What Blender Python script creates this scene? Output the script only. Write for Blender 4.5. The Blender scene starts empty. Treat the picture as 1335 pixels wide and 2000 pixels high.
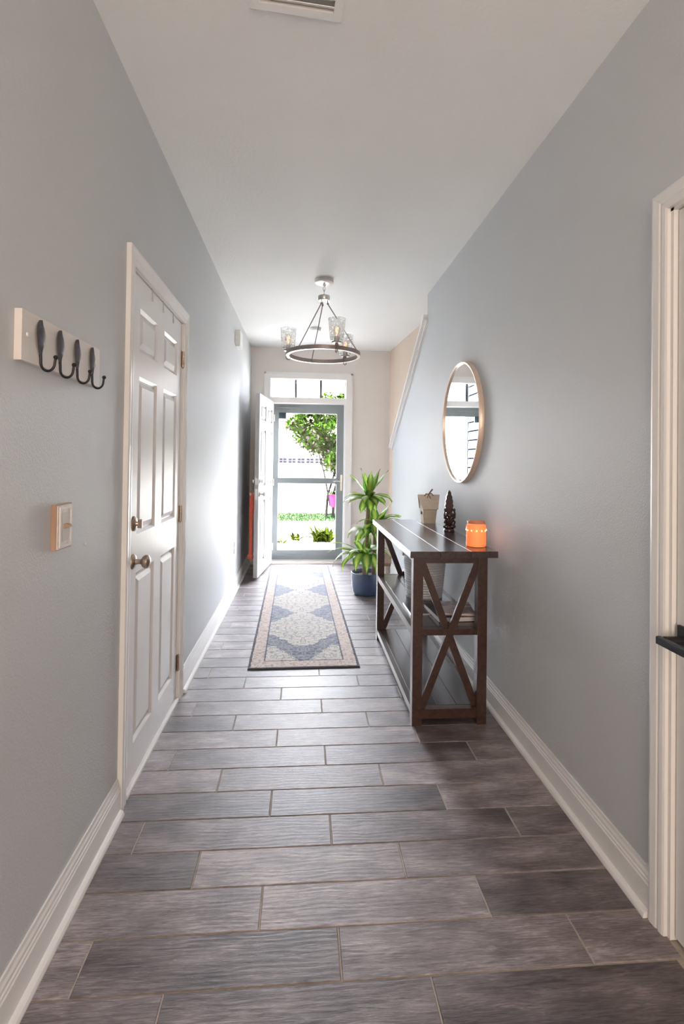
import bpy, math, random
from mathutils import Matrix, Vector
random.seed(7)
PI = math.pi
S = bpy.context.scene
COL = S.collection

# ------------------------------------------------------------------ camera
HC = 1.35
yaw, pitch, roll = .0764, .0119, .0132
cy, sy_ = math.cos(yaw), math.sin(yaw)
cp, sp = math.cos(pitch), math.sin(pitch)
cr, sr = math.cos(roll), math.sin(roll)
Ry = Matrix(((cy, -sy_, 0), (sy_, cy, 0), (0, 0, 1)))
Rp = Matrix(((1, 0, 0), (0, cp, sp), (0, -sp, cp)))
Rr = Matrix(((cr, 0, sr), (0, 1, 0), (-sr, 0, cr)))
M = Rr @ Rp @ Ry                       # world -> (right, forward, up)
cd = bpy.data.cameras.new('camera')
cd.sensor_fit = 'VERTICAL'; cd.sensor_height = 36; cd.sensor_width = 36 * 1335 / 2000
cd.lens = 985.12 * 36 / 2000
cd.shift_y = -112.8 / 2000
cd.clip_start = .05; cd.clip_end = 200
cam = bpy.data.objects.new('camera', cd); COL.objects.link(cam)
right, fwd, up = M[0], M[1], M[2]
cam.matrix_world = Matrix((
    (right.x, up.x, -fwd.x, 0), (right.y, up.y, -fwd.y, 0), (right.z, up.z, -fwd.z, HC), (0, 0, 0, 1)))
S.camera = cam

# ------------------------------------------------------------------ world, lights, exposure
wd = bpy.data.worlds.new('sky'); S.world = wd; wd.use_nodes = True
wn = wd.node_tree.nodes; wl = wd.node_tree.links
bg = wn['Background']
bg.inputs['Color'].default_value = (.885, .90, 1.0, 1)
bg.inputs['Strength'].default_value = 54.0

sun_d = bpy.data.lights.new('sun', 'SUN'); sun_d.energy = 210; sun_d.angle = .01; sun_d.color = (1, .95, .86)
sun = bpy.data.objects.new('sun', sun_d); COL.objects.link(sun)
sun.rotation_euler = (math.radians(14), math.radians(-24), 0)

# unseen warm fill light added behind the camera to brighten the hall
ad = bpy.data.lights.new('room_fill', 'AREA'); ad.shape = 'RECTANGLE'; ad.size = 1.5; ad.size_y = 1.7
ad.energy = 54; ad.color = (1.0, .80, .66)
al = bpy.data.objects.new('room_fill', ad); COL.objects.link(al)
al.location = (.18, -2.3, 1.55); al.rotation_euler = (math.radians(90), 0, 0)

# portal: helps the renderer find the sky through the storm door
pd_ = bpy.data.lights.new('door_portal', 'AREA'); pd_.shape = 'RECTANGLE'; pd_.size = .98; pd_.size_y = 2.4
pd_.cycles.is_portal = True
po = bpy.data.objects.new('door_portal', pd_); COL.objects.link(po)
po.location = (.06, 6.76, 1.25); po.rotation_euler = (math.radians(-90), 0, 0)

S.view_settings.view_transform = 'Standard'; S.view_settings.look = 'None'
S.view_settings.gamma = 1; S.view_settings.use_curve_mapping = False
S.view_settings.exposure = 0.36
S.cycles.max_bounces = 7; S.cycles.diffuse_bounces = 4; S.cycles.glossy_bounces = 3
S.cycles.transparent_max_bounces = 16; S.cycles.adaptive_threshold = .02
S.cycles.sample_clamp_indirect = 12; S.cycles.sample_clamp_direct = 4

# ------------------------------------------------------------------ room measures
A, B_, H, D = -.685, 1.057, 2.80, 6.58       # left wall, right wall, ceiling, far wall
YB = -2.5                                     # back wall behind the camera
WT = .12                                      # wall thickness

# ------------------------------------------------------------------ materials
def nodes(name):
    m = bpy.data.materials.new(name); m.use_nodes = True
    nt = m.node_tree
    return m, nt, nt.nodes, nt.links, nt.nodes['Principled BSDF']

def ramp(nt, stops):
    r = nt.nodes.new('ShaderNodeValToRGB')
    e = r.color_ramp.elements
    while len(e) < len(stops): e.new(.5)
    for i, (p, c) in enumerate(stops):
        e[i].position = p; e[i].color = (*c, 1) if len(c) == 3 else c
    return r

def simple(name, color, rough=.5, metal=0., spec=.5, noise=0., nscale=20., bump=0., bscale=100., coat=0., stretch=None):
    m, nt, n, l, b = nodes(name)
    b.inputs['Roughness'].default_value = rough
    b.inputs['Metallic'].default_value = metal
    b.inputs['Specular IOR Level'].default_value = spec
    b.inputs['Coat Weight'].default_value = coat
    b.inputs['Coat Roughness'].default_value = .12
    b.inputs['Base Color'].default_value = (*color, 1)
    tc = n.new('ShaderNodeTexCoord'); mp = n.new('ShaderNodeMapping')
    l.new(tc.outputs['Object'], mp.inputs['Vector'])
    if stretch: mp.inputs['Scale'].default_value = stretch
    t = n.new('ShaderNodeTexNoise'); t.inputs['Scale'].default_value = nscale; t.inputs['Detail'].default_value = 5
    l.new(mp.outputs[0], t.inputs['Vector'])
    v = max(noise, .01)
    r = ramp(nt, [(.3, tuple(c * (1 - v) for c in color)), (.7, tuple(min(1, c * (1 + v)) for c in color))])
    l.new(t.outputs['Fac'], r.inputs[0]); l.new(r.outputs[0], b.inputs['Base Color'])
    if bump:
        t2 = n.new('ShaderNodeTexNoise'); t2.inputs['Scale'].default_value = bscale; t2.inputs['Detail'].default_value = 3
        l.new(mp.outputs[0], t2.inputs['Vector'])
        bp = n.new('ShaderNodeBump'); bp.inputs['Strength'].default_value = bump; bp.inputs['Distance'].default_value = .002
        l.new(t2.outputs['Fac'], bp.inputs['Height']); l.new(bp.outputs[0], b.inputs['Normal'])
    return m

def emit(name, color, strength):
    m, nt, n, l, b = nodes(name)
    b.inputs['Base Color'].default_value = (*color, 1)
    b.inputs['Emission Color'].default_value = (*color, 1)
    b.inputs['Emission Strength'].default_value = strength
    return m

def glass(name, tint=(1, 1, 1), rough=0., refl=1.0, bump=0.):
    m, nt, n, l, b = nodes(name)
    n.remove(b)
    out = n['Material Output']
    tr = n.new('ShaderNodeBsdfTransparent'); tr.inputs[0].default_value = (*tint, 1)
    gl = n.new('ShaderNodeBsdfGlossy'); gl.inputs['Roughness'].default_value = rough
    fr = n.new('ShaderNodeFresnel'); fr.inputs['IOR'].default_value = 1.45
    mx = n.new('ShaderNodeMixShader')
    mu = n.new('ShaderNodeMath'); mu.operation = 'MULTIPLY'; mu.inputs[1].default_value = refl
    if bump:
        tc = n.new('ShaderNodeTexCoord')
        v = n.new('ShaderNodeTexVoronoi'); v.inputs['Scale'].default_value = 55
        l.new(tc.outputs['Object'], v.inputs['Vector'])
        bp = n.new('ShaderNodeBump'); bp.inputs['Strength'].default_value = bump; bp.inputs['Distance'].default_value = .01
        l.new(v.outputs['Distance'], bp.inputs['Height'])
        l.new(bp.outputs[0], fr.inputs['Normal']); l.new(bp.outputs[0], gl.inputs['Normal'])
    l.new(fr.outputs[0], mu.inputs[0]); l.new(mu.outputs[0], mx.inputs[0])
    l.new(tr.outputs[0], mx.inputs[1]); l.new(gl.outputs[0], mx.inputs[2]); l.new(mx.outputs[0], out.inputs[0])
    return m

def wall_paint(name, color, rough=.36, bump=.6, bscale=170., spec=.5):
    return simple(name, color, rough, noise=.015, nscale=2.5, bump=bump, bscale=bscale, spec=spec)

M_wall = wall_paint('grey_wall_paint', (.585, .605, .622), .52, spec=.75)
M_far = wall_paint('greige_wall_paint', (.76, .72, .68), .5)
M_stair = wall_paint('beige_wall_paint', (.70, .58, .47), .55)
M_ceil = simple('ceiling_paint', (.86, .86, .845), .7, noise=.01, nscale=3, bump=1.0, bscale=60.)
M_trim = simple('white_trim_paint', (.83, .82, .80), .32, noise=.01)
M_door = simple('door_paint', (.80, .79, .78), .30, noise=.01, bump=.05, bscale=60, stretch=(1, 1, .1))
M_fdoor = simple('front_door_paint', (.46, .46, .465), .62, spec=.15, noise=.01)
M_nickel = simple('antique_nickel', (.50, .40, .33), .28, 1., noise=.1, nscale=60)
M_brush = simple('brushed_nickel', (.62, .60, .57), .3, 1., noise=.05, nscale=80)
M_black = simple('black_iron', (.012, .012, .014), .45, .3, noise=.2, nscale=90, bump=.3, bscale=160)
M_blade = simple('grey_iron_blade', (.10, .10, .105), .4, .5, noise=.2, nscale=60)
M_blackm = simple('matte_black_metal', (.013, .014, .017), .4, .2)
M_grout = simple('grout', (.40, .35, .29), .9, noise=.15, nscale=40)
M_glass = glass('window_glass', (.97, .985, .98), 0., .15)
M_storm = simple('storm_door_grey', (.20, .225, .235), .38, noise=.03)
M_white = simple('white_plastic', (.82, .82, .80), .4)
M_mirror = simple('mirror_silver', (.93, .94, .94), .0, 1.0)
M_gold = simple('thin_brass_frame', (.80, .66, .54), .35, .35, noise=.05)
M_soil = simple('soil', (.06, .04, .03), .95, noise=.5, nscale=80, bump=1, bscale=90)

def wood(name, c1, c2, rough=.35, stretch=(30, 2, 30), coat=.3):
    m, nt, n, l, b = nodes(name)
    tc = n.new('ShaderNodeTexCoord'); mp = n.new('ShaderNodeMapping')
    mp.inputs['Scale'].default_value = stretch
    oi = n.new('ShaderNodeObjectInfo')
    l.new(tc.outputs['Object'], mp.inputs['Vector'])
    l.new(oi.outputs['Random'], mp.inputs['Location'])
    t = n.new('ShaderNodeTexNoise'); t.inputs['Scale'].default_value = 1.5; t.inputs['Detail'].default_value = 6; t.inputs['Distortion'].default_value = .8
    l.new(mp.outputs[0], t.inputs['Vector'])
    r = ramp(nt, [(.3, c1), (.7, c2)])
    l.new(t.outputs['Fac'], r.inputs[0]); l.new(r.outputs[0], b.inputs['Base Color'])
    b.inputs['Roughness'].default_value = rough
    b.inputs['Coat Weight'].default_value = coat; b.inputs['Coat Roughness'].default_value = .22
    bp = n.new('ShaderNodeBump'); bp.inputs['Strength'].default_value = .25; bp.inputs['Distance'].default_value = .002
    l.new(t.outputs['Fac'], bp.inputs['Height']); l.new(bp.outputs[0], b.inputs['Normal'])
    return m

M_table = wood('dark_walnut_stain', (.030, .013, .009), (.068, .030, .019), .34)
M_tabletop = wood('dark_table_top', (.030, .020, .018), (.065, .042, .036), .27, (30, 2.5, 30), .5)
M_tread = wood('stair_tread_wood', (.16, .09, .05), (.26, .16, .10), .4, (3, 20, 20))
M_palewood = wood('pale_birdhouse_wood', (.60, .52, .42), (.72, .64, .53), .7, (8, 8, 30), 0)
M_boardend = wood('peach_painted_wood', (.74, .70, .66), (.80, .76, .72), .45, (10, 2, 10), 0)

def plank_material():
    m, nt, n, l, b = nodes('wood_look_tile')
    tc = n.new('ShaderNodeTexCoord'); oi = n.new('ShaderNodeObjectInfo')
    mul = n.new('ShaderNodeMath'); mul.operation = 'MULTIPLY'; mul.inputs[1].default_value = 37.
    l.new(oi.outputs['Random'], mul.inputs[0])
    comb = n.new('ShaderNodeCombineXYZ'); l.new(mul.outputs[0], comb.inputs[0]); l.new(mul.outputs[0], comb.inputs[1])
    add = n.new('ShaderNodeVectorMath'); add.operation = 'ADD'
    l.new(tc.outputs['Object'], add.inputs[0]); l.new(comb.outputs[0], add.inputs[1])
    # broad cloudy tone
    mp = n.new('ShaderNodeMapping'); mp.inputs['Scale'].default_value = (4.0, 11, 1); l.new(add.outputs[0], mp.inputs[0])
    t1 = n.new('ShaderNodeTexNoise'); t1.inputs['Scale'].default_value = 1; t1.inputs['Detail'].default_value = 6; t1.inputs['Roughness'].default_value = .6
    l.new(mp.outputs[0], t1.inputs['Vector'])
    # fine grain along the plank
    mp2 = n.new('ShaderNodeMapping'); mp2.inputs['Scale'].default_value = (11, 150, 1); l.new(add.outputs[0], mp2.inputs[0])
    t2 = n.new('ShaderNodeTexNoise'); t2.inputs['Scale'].default_value = 1; t2.inputs['Detail'].default_value = 8; t2.inputs['Roughness'].default_value = .65; t2.inputs['Distortion'].default_value = 2.0
    l.new(mp2.outputs[0], t2.inputs['Vector'])
    # cathedral grain relief
    mp3 = n.new('ShaderNodeMapping'); mp3.inputs['Scale'].default_value = (2.2, 9, 1); l.new(add.outputs[0], mp3.inputs[0])
    w = n.new('ShaderNodeTexWave'); w.wave_type = 'BANDS'; w.bands_direction = 'Y'
    w.inputs['Scale'].default_value = 2.0; w.inputs['Distortion'].default_value = 9; w.inputs['Detail'].default_value = 2; w.inputs['Detail Scale'].default_value = 1.1
    l.new(mp3.outputs[0], w.inputs['Vector'])
    r = ramp(nt, [(.34, (.030, .021, .021)), (.46, (.118, .092, .092)), (.55, (.222, .185, .19)), (.66, (.45, .395, .395))])
    mixf = n.new('ShaderNodeMix'); mixf.data_type = 'FLOAT'; mixf.inputs[0].default_value = .52
    l.new(t1.outputs['Fac'], mixf.inputs[2]); l.new(t2.outputs['Fac'], mixf.inputs[3])
    sh = n.new('ShaderNodeMath'); sh.operation = 'MULTIPLY_ADD'; sh.inputs[1].default_value = .16; sh.inputs[2].default_value = -.08
    l.new(oi.outputs['Random'], sh.inputs[0])
    ad2 = n.new('ShaderNodeMath'); l.new(mixf.outputs[0], ad2.inputs[0]); l.new(sh.outputs[0], ad2.inputs[1])
    l.new(ad2.outputs[0], r.inputs[0]); l.new(r.outputs[0], b.inputs['Base Color'])
    bp = n.new('ShaderNodeBump'); bp.inputs['Strength'].default_value = .5; bp.inputs['Distance'].default_value = .0016
    mb = n.new('ShaderNodeMix'); mb.data_type = 'FLOAT'; mb.inputs[0].default_value = .75
    l.new(w.outputs['Fac'], mb.inputs[2]); l.new(t2.outputs['Fac'], mb.inputs[3])
    l.new(mb.outputs[0], bp.inputs['Height']); l.new(bp.outputs[0], b.inputs['Normal'])
    b.inputs['Roughness'].default_value = .42
    b.inputs['Specular IOR Level'].default_value = 1.0
    return m
M_plank = plank_material()

# ------------------------------------------------------------------ mesh helpers
ORG = {}
class MB:
    def __init__(s): s.v = []; s.f = []; s.uv = None
    def quad(s, *p):
        i = len(s.v); s.v += [tuple(q) for q in p]; s.f.append(tuple(range(i, i + len(p)))); return s
    def box(s, x0, x1, y0, y1, z0, z1, ch=0.):
        i = len(s.v)
        if ch:
            s.v += [(x, y, z) for z, e in ((z0, 0), (z1 - ch, 0), (z1, ch)) for x, y in
                    ((x0 + e, y0 + e), (x1 - e, y0 + e), (x1 - e, y1 - e), (x0 + e, y1 - e))]
            s.f.append((i + 3, i + 2, i + 1, i)); s.f.append((i + 8, i + 9, i + 10, i + 11))
            for k in (0, 4):
                for j in range(4): s.f.append((i + k + j, i + k + (j + 1) % 4, i + k + 4 + (j + 1) % 4, i + k + 4 + j))
            return s
        s.v += [(x, y, z) for z in (z0, z1) for x, y in ((x0, y0), (x1, y0), (x1, y1), (x0, y1))]
        s.f += [(i + 3, i + 2, i + 1, i), (i + 4, i + 5, i + 6, i + 7)]
        for j in range(4): s.f.append((i + j, i + (j + 1) % 4, i + 4 + (j + 1) % 4, i + 4 + j))
        return s
    def obox(s, c, ux, uy, uz, hx, hy, hz):
        """box with given axes and half sizes"""
        c, ux, uy, uz = Vector(c), Vector(ux).normalized(), Vector(uy).normalized(), Vector(uz).normalized()
        i = len(s.v)
        for z in (-1, 1):
            for x, y in ((-1, -1), (1, -1), (1, 1), (-1, 1)):
                s.v.append(tuple(c + ux * hx * x + uy * hy * y + uz * hz * z))
        s.f += [(i + 3, i + 2, i + 1, i), (i + 4, i + 5, i + 6, i + 7)]
        for j in range(4): s.f.append((i + j, i + (j + 1) % 4, i + 4 + (j + 1) % 4, i + 4 + j))
        return s
    def prism(s, poly, axis, a0, a1):
        """poly of 2D points extruded along axis ('x': poly is (y,z); 'y': (x,z); 'z': (x,y))"""
        def P(p, t): return (t, p[0], p[1]) if axis == 'x' else (p[0], t, p[1]) if axis == 'y' else (p[0], p[1], t)
        i = len(s.v); n = len(poly)
        s.v += [P(p, a0) for p in poly] + [P(p, a1) for p in poly]
        s.f.append(tuple(range(i, i + n))); s.f.append(tuple(range(i + 2 * n - 1, i + n - 1, -1)))
        for j in range(n): s.f.append((i + j, i + n + j, i + n + (j + 1) % n, i + (j + 1) % n))
        return s
    def lathe(s, prof, c=(0, 0, 0), axis='z', seg=24, cap=True):
        """prof list of (r, t) along the axis from c"""
        i = len(s.v); n = len(prof)
        for r, t in prof:
            for k in range(seg):
                a = 2 * PI * k / seg; u, w = r * math.cos(a), r * math.sin(a)
                q = (u, w, t) if axis == 'z' else (t, u, w) if axis == 'x' else (w, t, u)
                s.v.append((c[0] + q[0], c[1] + q[1], c[2] + q[2]))
        for j in range(n - 1):
            for k in range(seg):
                s.f.append((i + j * seg + k, i + j * seg + (k + 1) % seg, i + (j + 1) * seg + (k + 1) % seg, i + (j + 1) * seg + k))
        if cap:
            s.f.append(tuple(i + k for k in range(seg - 1, -1, -1)))
            s.f.append(tuple(i + (n - 1) * seg + k for k in range(seg)))
        return s
    def tube(s, path, r, seg=8, close=False):
        pts = [Vector(p) for p in path]; n = len(pts)
        rs = r if isinstance(r, (list, tuple)) else [r] * n
        i = len(s.v); last = None
        for k, p in enumerate(pts):
            if close: d = pts[(k + 1) % n] - pts[k - 1]
            else: d = pts[min(k + 1, n - 1)] - pts[max(k - 1, 0)]
            d.normalize()
            if last is None:
                u = d.cross(Vector((0, 0, 1)))
                if u.length < .05: u = d.cross(Vector((1, 0, 0)))
            else:
                u = last - d * last.dot(d)
            u.normalize(); last = u; w = d.cross(u)
            for j in range(seg):
                a = 2 * PI * j / seg
                s.v.append(tuple(p + u * rs[k] * math.cos(a) + w * rs[k] * math.sin(a)))
        for k in range(n if close else n - 1):
            k2 = (k + 1) % n
            for j in range(seg):
                s.f.append((i + k * seg + j, i + k * seg + (j + 1) % seg, i + k2 * seg + (j + 1) % seg, i + k2 * seg + j))
        if not close:
            s.f.append(tuple(i + j for j in range(seg - 1, -1, -1))); s.f.append(tuple(i + (n - 1) * seg + j for j in range(seg)))
        return s
    def ball(s, c, rx, ry=None, rz=None, seg=14, rings=9):
        ry = ry or rx; rz = rz or rx
        i = len(s.v)
        for a in range(1, rings):
            t = PI * a / rings
            for k in range(seg):
                p = 2 * PI * k / seg
                s.v.append((c[0] + rx * math.sin(t) * math.cos(p), c[1] + ry * math.sin(t) * math.sin(p), c[2] + rz * math.cos(t)))
        s.v += [(c[0], c[1], c[2] + rz), (c[0], c[1], c[2] - rz)]
        T, Bm = len(s.v) - 2, len(s.v) - 1
        for a in range(rings - 2):
            for k in range(seg):
                s.f.append((i + a * seg + k, i + (a + 1) * seg + k, i + (a + 1) * seg + (k + 1) % seg, i + a * seg + (k + 1) % seg))
        for k in range(seg):
            s.f.append((T, i + k, i + (k + 1) % seg))
            s.f.append((Bm, i + (rings - 2) * seg + (k + 1) % seg, i + (rings - 2) * seg + k))
        return s
    def mesh(s, name, mat, off=(0, 0, 0), smooth=False):
        me = bpy.data.meshes.new(name)
        me.from_pydata([(v[0] - off[0], v[1] - off[1], v[2] - off[2]) for v in s.v], [], s.f)
        import bmesh
        bm = bmesh.new(); bm.from_mesh(me); bmesh.ops.recalc_face_normals(bm, faces=bm.faces); bm.to_mesh(me); bm.free()
        if mat: me.materials.append(mat)
        if smooth:
            me.polygons.foreach_set('use_smooth', [True] * len(me.polygons))
            try: me.set_sharp_from_angle(angle=math.radians(40))
            except Exception: pass
        return me
    def build(s, name, mat, parent=None, smooth=False, local=False, origin=None):
        off = (0, 0, 0)
        if parent is not None and not local: off = ORG[parent.name]
        elif origin: off = origin
        me = s.mesh(name, mat, off, smooth)
        o = bpy.data.objects.new(name, me); COL.objects.link(o)
        if parent is not None:
            o.parent = parent; ORG[o.name] = off if not local else (0, 0, 0)
        else:
            o.location = off; ORG[o.name] = off
        return o

def tag(o, label, cat, group=None, kind=None):
    o['label'] = label; o['category'] = cat
    if group: o['group'] = group
    if kind: o['kind'] = kind
    return o
def thing(name, label, cat, loc, group=None, kind=None, rz=0.):
    o = bpy.data.objects.new(name, None); o.empty_display_size = .05; COL.objects.link(o)
    o.location = loc; o.rotation_euler = (0, 0, rz); ORG[o.name] = tuple(loc)
    return tag(o, label, cat, group, kind)
def struct(name, mb, mat, label, cat, smooth=False):
    return tag(mb.build(name, mat, None, smooth), label, cat, kind='structure')

# ================================================================== STRUCTURE
# ---- floor: grout bed and single planks
fl = struct('floor', MB().box(A - .12, B_ + .5, YB, D + .12, -.06, -.0022), M_grout,
            'floor of grey brown wood look planks with thin pale grout lines', 'floor')
PL, PW, G = .6845, .1545, .0045
OFF = [.119, -.108, -.332]
full_mesh = MB().box(-PL / 2 + G / 2, PL / 2 - G / 2, -PW / 2 + G / 2, PW / 2 - G / 2, -.012, 0, .0016).mesh('plank', M_plank)
k0 = -13
for k in range(k0, 34):
    y0 = 1.3185 + PW * k; y1 = min(y0 + PW, D + .02)
    if y1 - y0 < .02: continue
    o0 = OFF[k % 3]
    xr = B_ if y0 < 5.85 else 1.30
    j = math.floor((A - o0) / PL)
    while True:
        xa, xb = o0 + j * PL, o0 + (j + 1) * PL; j += 1
        ca, cb = max(xa, A), min(xb, xr)
        if ca >= xr: break
        if cb - ca < .03: continue
        if ca == xa and cb == xb and y1 == y0 + PW: me = full_mesh
        else:
            w2, d2 = (cb - ca) / 2, (y1 - y0) / 2
            me = MB().box(-w2 + G / 2, w2 - G / 2, -d2 + G / 2, d2 - G / 2, -.012, 0, .0016).mesh('plank', M_plank)
        o = bpy.data.objects.new('plank', me); COL.objects.link(o); o.parent = fl
        o.location = ((ca + cb) / 2, (y0 + y1) / 2, 0)

struct('ceiling', MB().box(A - .12, B_ + .5, YB, D + .2, H, H + .1), M_ceil,
       'white textured ceiling running the length of the hall', 'ceiling')

# ---- left wall with the closet door opening
DY0, DY1, DZ = 2.045, 2.905, 2.12
mb = MB()
mb.box(A - WT, A, YB, DY0, 0, H); mb.box(A - WT, A, DY1, D, 0, H); mb.box(A - WT, A, DY0, DY1, DZ, H)
mb.box(A - WT - .02, A - WT, DY0 - .1, DY1 + .1, 0, DZ + .1)
struct('wall_left', mb, M_wall, 'grey painted wall with the closed white closet door', 'wall')

# ---- right wall with door opening and sloped stair knee wall
RY0, RY1, RZ = .50, 1.385, 2.10
WE = 5.92
mb = MB()
mb.box(B_, B_ + .10, YB, RY0, 0, H); mb.box(B_, B_ + .10, RY0, RY1, RZ, H)
mb.prism([(RY1, 0), (WE, 0), (WE, 1.53), (4.30, 2.57), (4.30, H), (RY1, H)], 'x', B_, B_ + .10)
mb.box(B_ + .10, B_ + .12, RY0 - .1, RY1 + .1, 0, RZ + .1)
struct('wall_right', mb, M_wall, 'grey painted wall with round mirror and sloped stair edge', 'wall')

# ---- far wall with front door and transom openings
FX0, FX1 = -.435, .548
mb = MB()
mb.box(A - WT, FX0, D, D + .16, 0, H); mb.box(FX1, 1.40, D, D + .16, 0, H); mb.box(FX0, FX1, D, D + .16, 2.415, H)
struct('wall_far', mb, M_far, 'pale greige end wall around the front door and transom', 'wall')
mb = MB().prism([(1.126, D), (1.285, 4.25), (1.40, 4.25), (1.30, D)], 'z', 0, H)
mb.box(B_ + .10, 1.45, 4.05, 4.25, 0, H)  # unseen wall piece added to stop outside light leaking in
struct('wall_stairwell', mb, M_stair, 'beige stairwell wall seen above the sloped white stair cap', 'wall')
struct('wall_back', MB().box(A - WT, B_ + .12, YB - .1, YB, 0, H), M_wall, 'plain grey wall behind the camera', 'wall')

# ---- baseboards
def base_profile(h=.135):
    return [(0, 0), (.032, 0), (.032, .006), (.029, .014), (.022, .020), (.015, .022), (.015, .092), (.0125, .096), (.0125, .103),
            (.0095, .107), (.0095, .116), (.006, .124), (.005, h), (0, h)]
def baseboard(name, segs, label):
    mb = MB()
    for (side, a, b) in segs:
        if side == 'L': mb.prism([(A + x, z) for x, z in base_profile()], 'y', a, b)
        if side == 'R': mb.prism([(B_ - x, z) for x, z in base_profile()], 'y', a, b)
        if side == 'F': mb.prism([(D - x, z) for x, z in base_profile()], 'x', a, b)
    struct(name, mb, M_trim, label, 'baseboard')
baseboard('baseboard_left', [('L', YB, 1.975)], 'white moulded baseboard on the left before the closet door')
baseboard('baseboard_left_far', [('L', 2.975, D - .005)], 'white moulded baseboard on the left beyond the closet door')
baseboard('baseboard_right', [('R', 1.442, WE)], 'white moulded baseboard along the wall behind the console table')
baseboard('baseboard_far', [('F', .632, 1.12), ('F', A + .04, -.525)], 'white baseboard at the foot of the end wall')

# ---- casings
def casing_profile(w, t=.018):       # from inner edge outward, (along wall, proud)
    return [(0, 0), (0, t * .55), (.006, t * .72), (w * .30, t * .80), (w * .42, t * .66), (w * .5, t * .85), (w * .85, t), (w, t * .9), (w, 0)]
def casing_side(mb, wall, sgn, y_in, z0, z1, w, up, t=.02):
    """vertical leg on a side wall. sgn: outward direction in y; mitred at top"""
    pr = casing_profile(w, t); n = len(pr); i = len(mb.v)
    xs = (lambda q: A + q) if wall == 'L' else (lambda q: B_ - q)
    for a, q in pr: mb.v.append((xs(q), y_in + sgn * a, z0))
    for a, q in pr: mb.v.append((xs(q), y_in + sgn * a, z1 + (a if up else 0)))
    for j in range(n): mb.f.append((i + j, i + (j + 1) % n, i + n + (j + 1) % n, i + n + j))
    mb.f.append(tuple(range(i, i + n))); mb.f.append(tuple(range(i + n, i + 2 * n)))
def casing_head(mb, wall, y0, y1, z_in, w, t=.02):
    pr = casing_profile(w, t); n = len(pr); i = len(mb.v)
    xs = (lambda q: A + q) if wall == 'L' else (lambda q: B_ - q)
    for a, q in pr: mb.v.append((xs(q), y0 - a, z_in + a))
    for a, q in pr: mb.v.append((xs(q), y1 + a, z_in + a))
    for j in range(n): mb.f.append((i + j, i + (j + 1) % n, i + n + (j + 1) % n, i + n + j))
    mb.f.append(tuple(range(i, i + n))); mb.f.append(tuple(range(i + n, i + 2 * n)))
cw = .066
t1 = thing('trim_1', 'white moulded casing around the closed closet door', 'trim', (A, 2.475, 0), kind='structure')
for nm, args in (('casing_leg', ('L', -1, DY0 + .004, 0, DZ - .01, cw, True)), ('casing_leg', ('L', 1, DY1 - .004, 0, DZ - .01, cw, True))):
    mb = MB(); casing_side(mb, *args); mb.build(nm, M_trim, t1)
mb = MB(); casing_head(mb, 'L', DY0 + .004, DY1 - .004, DZ - .01, cw); mb.build('casing_head', M_trim, t1)
mb = MB(); mb.box(A - .09, A + .002, DY0, DY0 + .016, 0, DZ); mb.box(A - .09, A + .002, DY1 - .016, DY1, 0, DZ); mb.box(A - .09, A + .002, DY0, DY1, DZ - .016, DZ)
mb.build('jamb', M_trim, t1)
MB().box(A - .06, A + .012, DY0 + .017, DY1 - .017, 0, .018, .006).build('threshold', M_trim, t1)

t3 = thing('trim_3', 'white casing around the right hand door at the picture edge', 'trim', (B_, .94, 0), kind='structure')
mb = MB(); casing_side(mb, 'R', 1, RY1 - .002, 0, RZ - .005, .056, True); mb.build('casing_leg', M_trim, t3)
mb = MB(); casing_side(mb, 'R', -1, RY0 + .002, 0, RZ - .005, .056, True); mb.build('casing_leg', M_trim, t3)
mb = MB(); casing_head(mb, 'R', RY0 + .002, RY1 - .002, RZ - .005, .056); mb.build('casing_head', M_trim, t3)
mb = MB(); mb.box(B_ - .001, B_ + .09, RY1 - .014, RY1, 0, RZ); mb.box(B_ - .001, B_ + .09, RY0, RY0 + .014, 0, RZ); mb.box(B_ - .001, B_ + .09, RY0, RY1, RZ - .014, RZ)
mb.build('jamb', M_trim, t3)

# casing of the front door and transom (far wall)
t2 = thing('trim_2', 'white casing and mullion rail around front door and transom', 'trim', (.056, D, 0), kind='structure')
def far_strip(x0, x1, z0, z1):
    mb = MB(); mb.box(x0, x1, D - .018, D, z0, z1)
    return mb
w2 = .082
mb = MB().prism([(FX0 - w2, 0), (FX0, 0), (FX0, 2.40), (FX0 - w2, 2.40 + w2)], 'y', D - .016, D); mb.box(FX0 - w2, FX0 - w2 + .022, D - .024, D - .016, 0, 2.40 + w2); mb.build('casing_leg', M_trim, t2)
mb = MB().prism([(FX1 + w2, 0), (FX1, 0), (FX1, 2.40), (FX1 + w2, 2.40 + w2)], 'y', D - .016, D); mb.box(FX1 + w2 - .022, FX1 + w2, D - .024, D - .016, 0, 2.40 + w2); mb.build('casing_leg', M_trim, t2)
mb = MB().prism([(FX0 - w2, 2.40 + w2), (FX0, 2.40), (FX1, 2.40), (FX1 + w2, 2.40 + w2)], 'y', D - .016, D); mb.box(FX0 - w2, FX1 + w2, D - .024, D - .016, 2.40 + w2 - .022, 2.40 + w2); mb.build('casing_head', M_trim, t2)
MB().box(FX0, FX1, D - .008, D + .155, 2.088, 2.155).build('mullion_rail', M_trim, t2)
mb = MB(); mb.box(FX0, FX0 + .03, D, D + .155, 0, 2.088); mb.box(FX1 - .018, FX1, D, D + .155, 0, 2.088); mb.build('jamb', M_trim, t2)
mb = MB(); mb.box(FX0, FX1, D - .03, D + .16, 0, .022, .006); mb.box(FX0, FX1, D + .03, D + .16, .022, .034)
mb.build('threshold', simple('sill_metal', (.62, .60, .58), .35, .6), t2)

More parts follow.
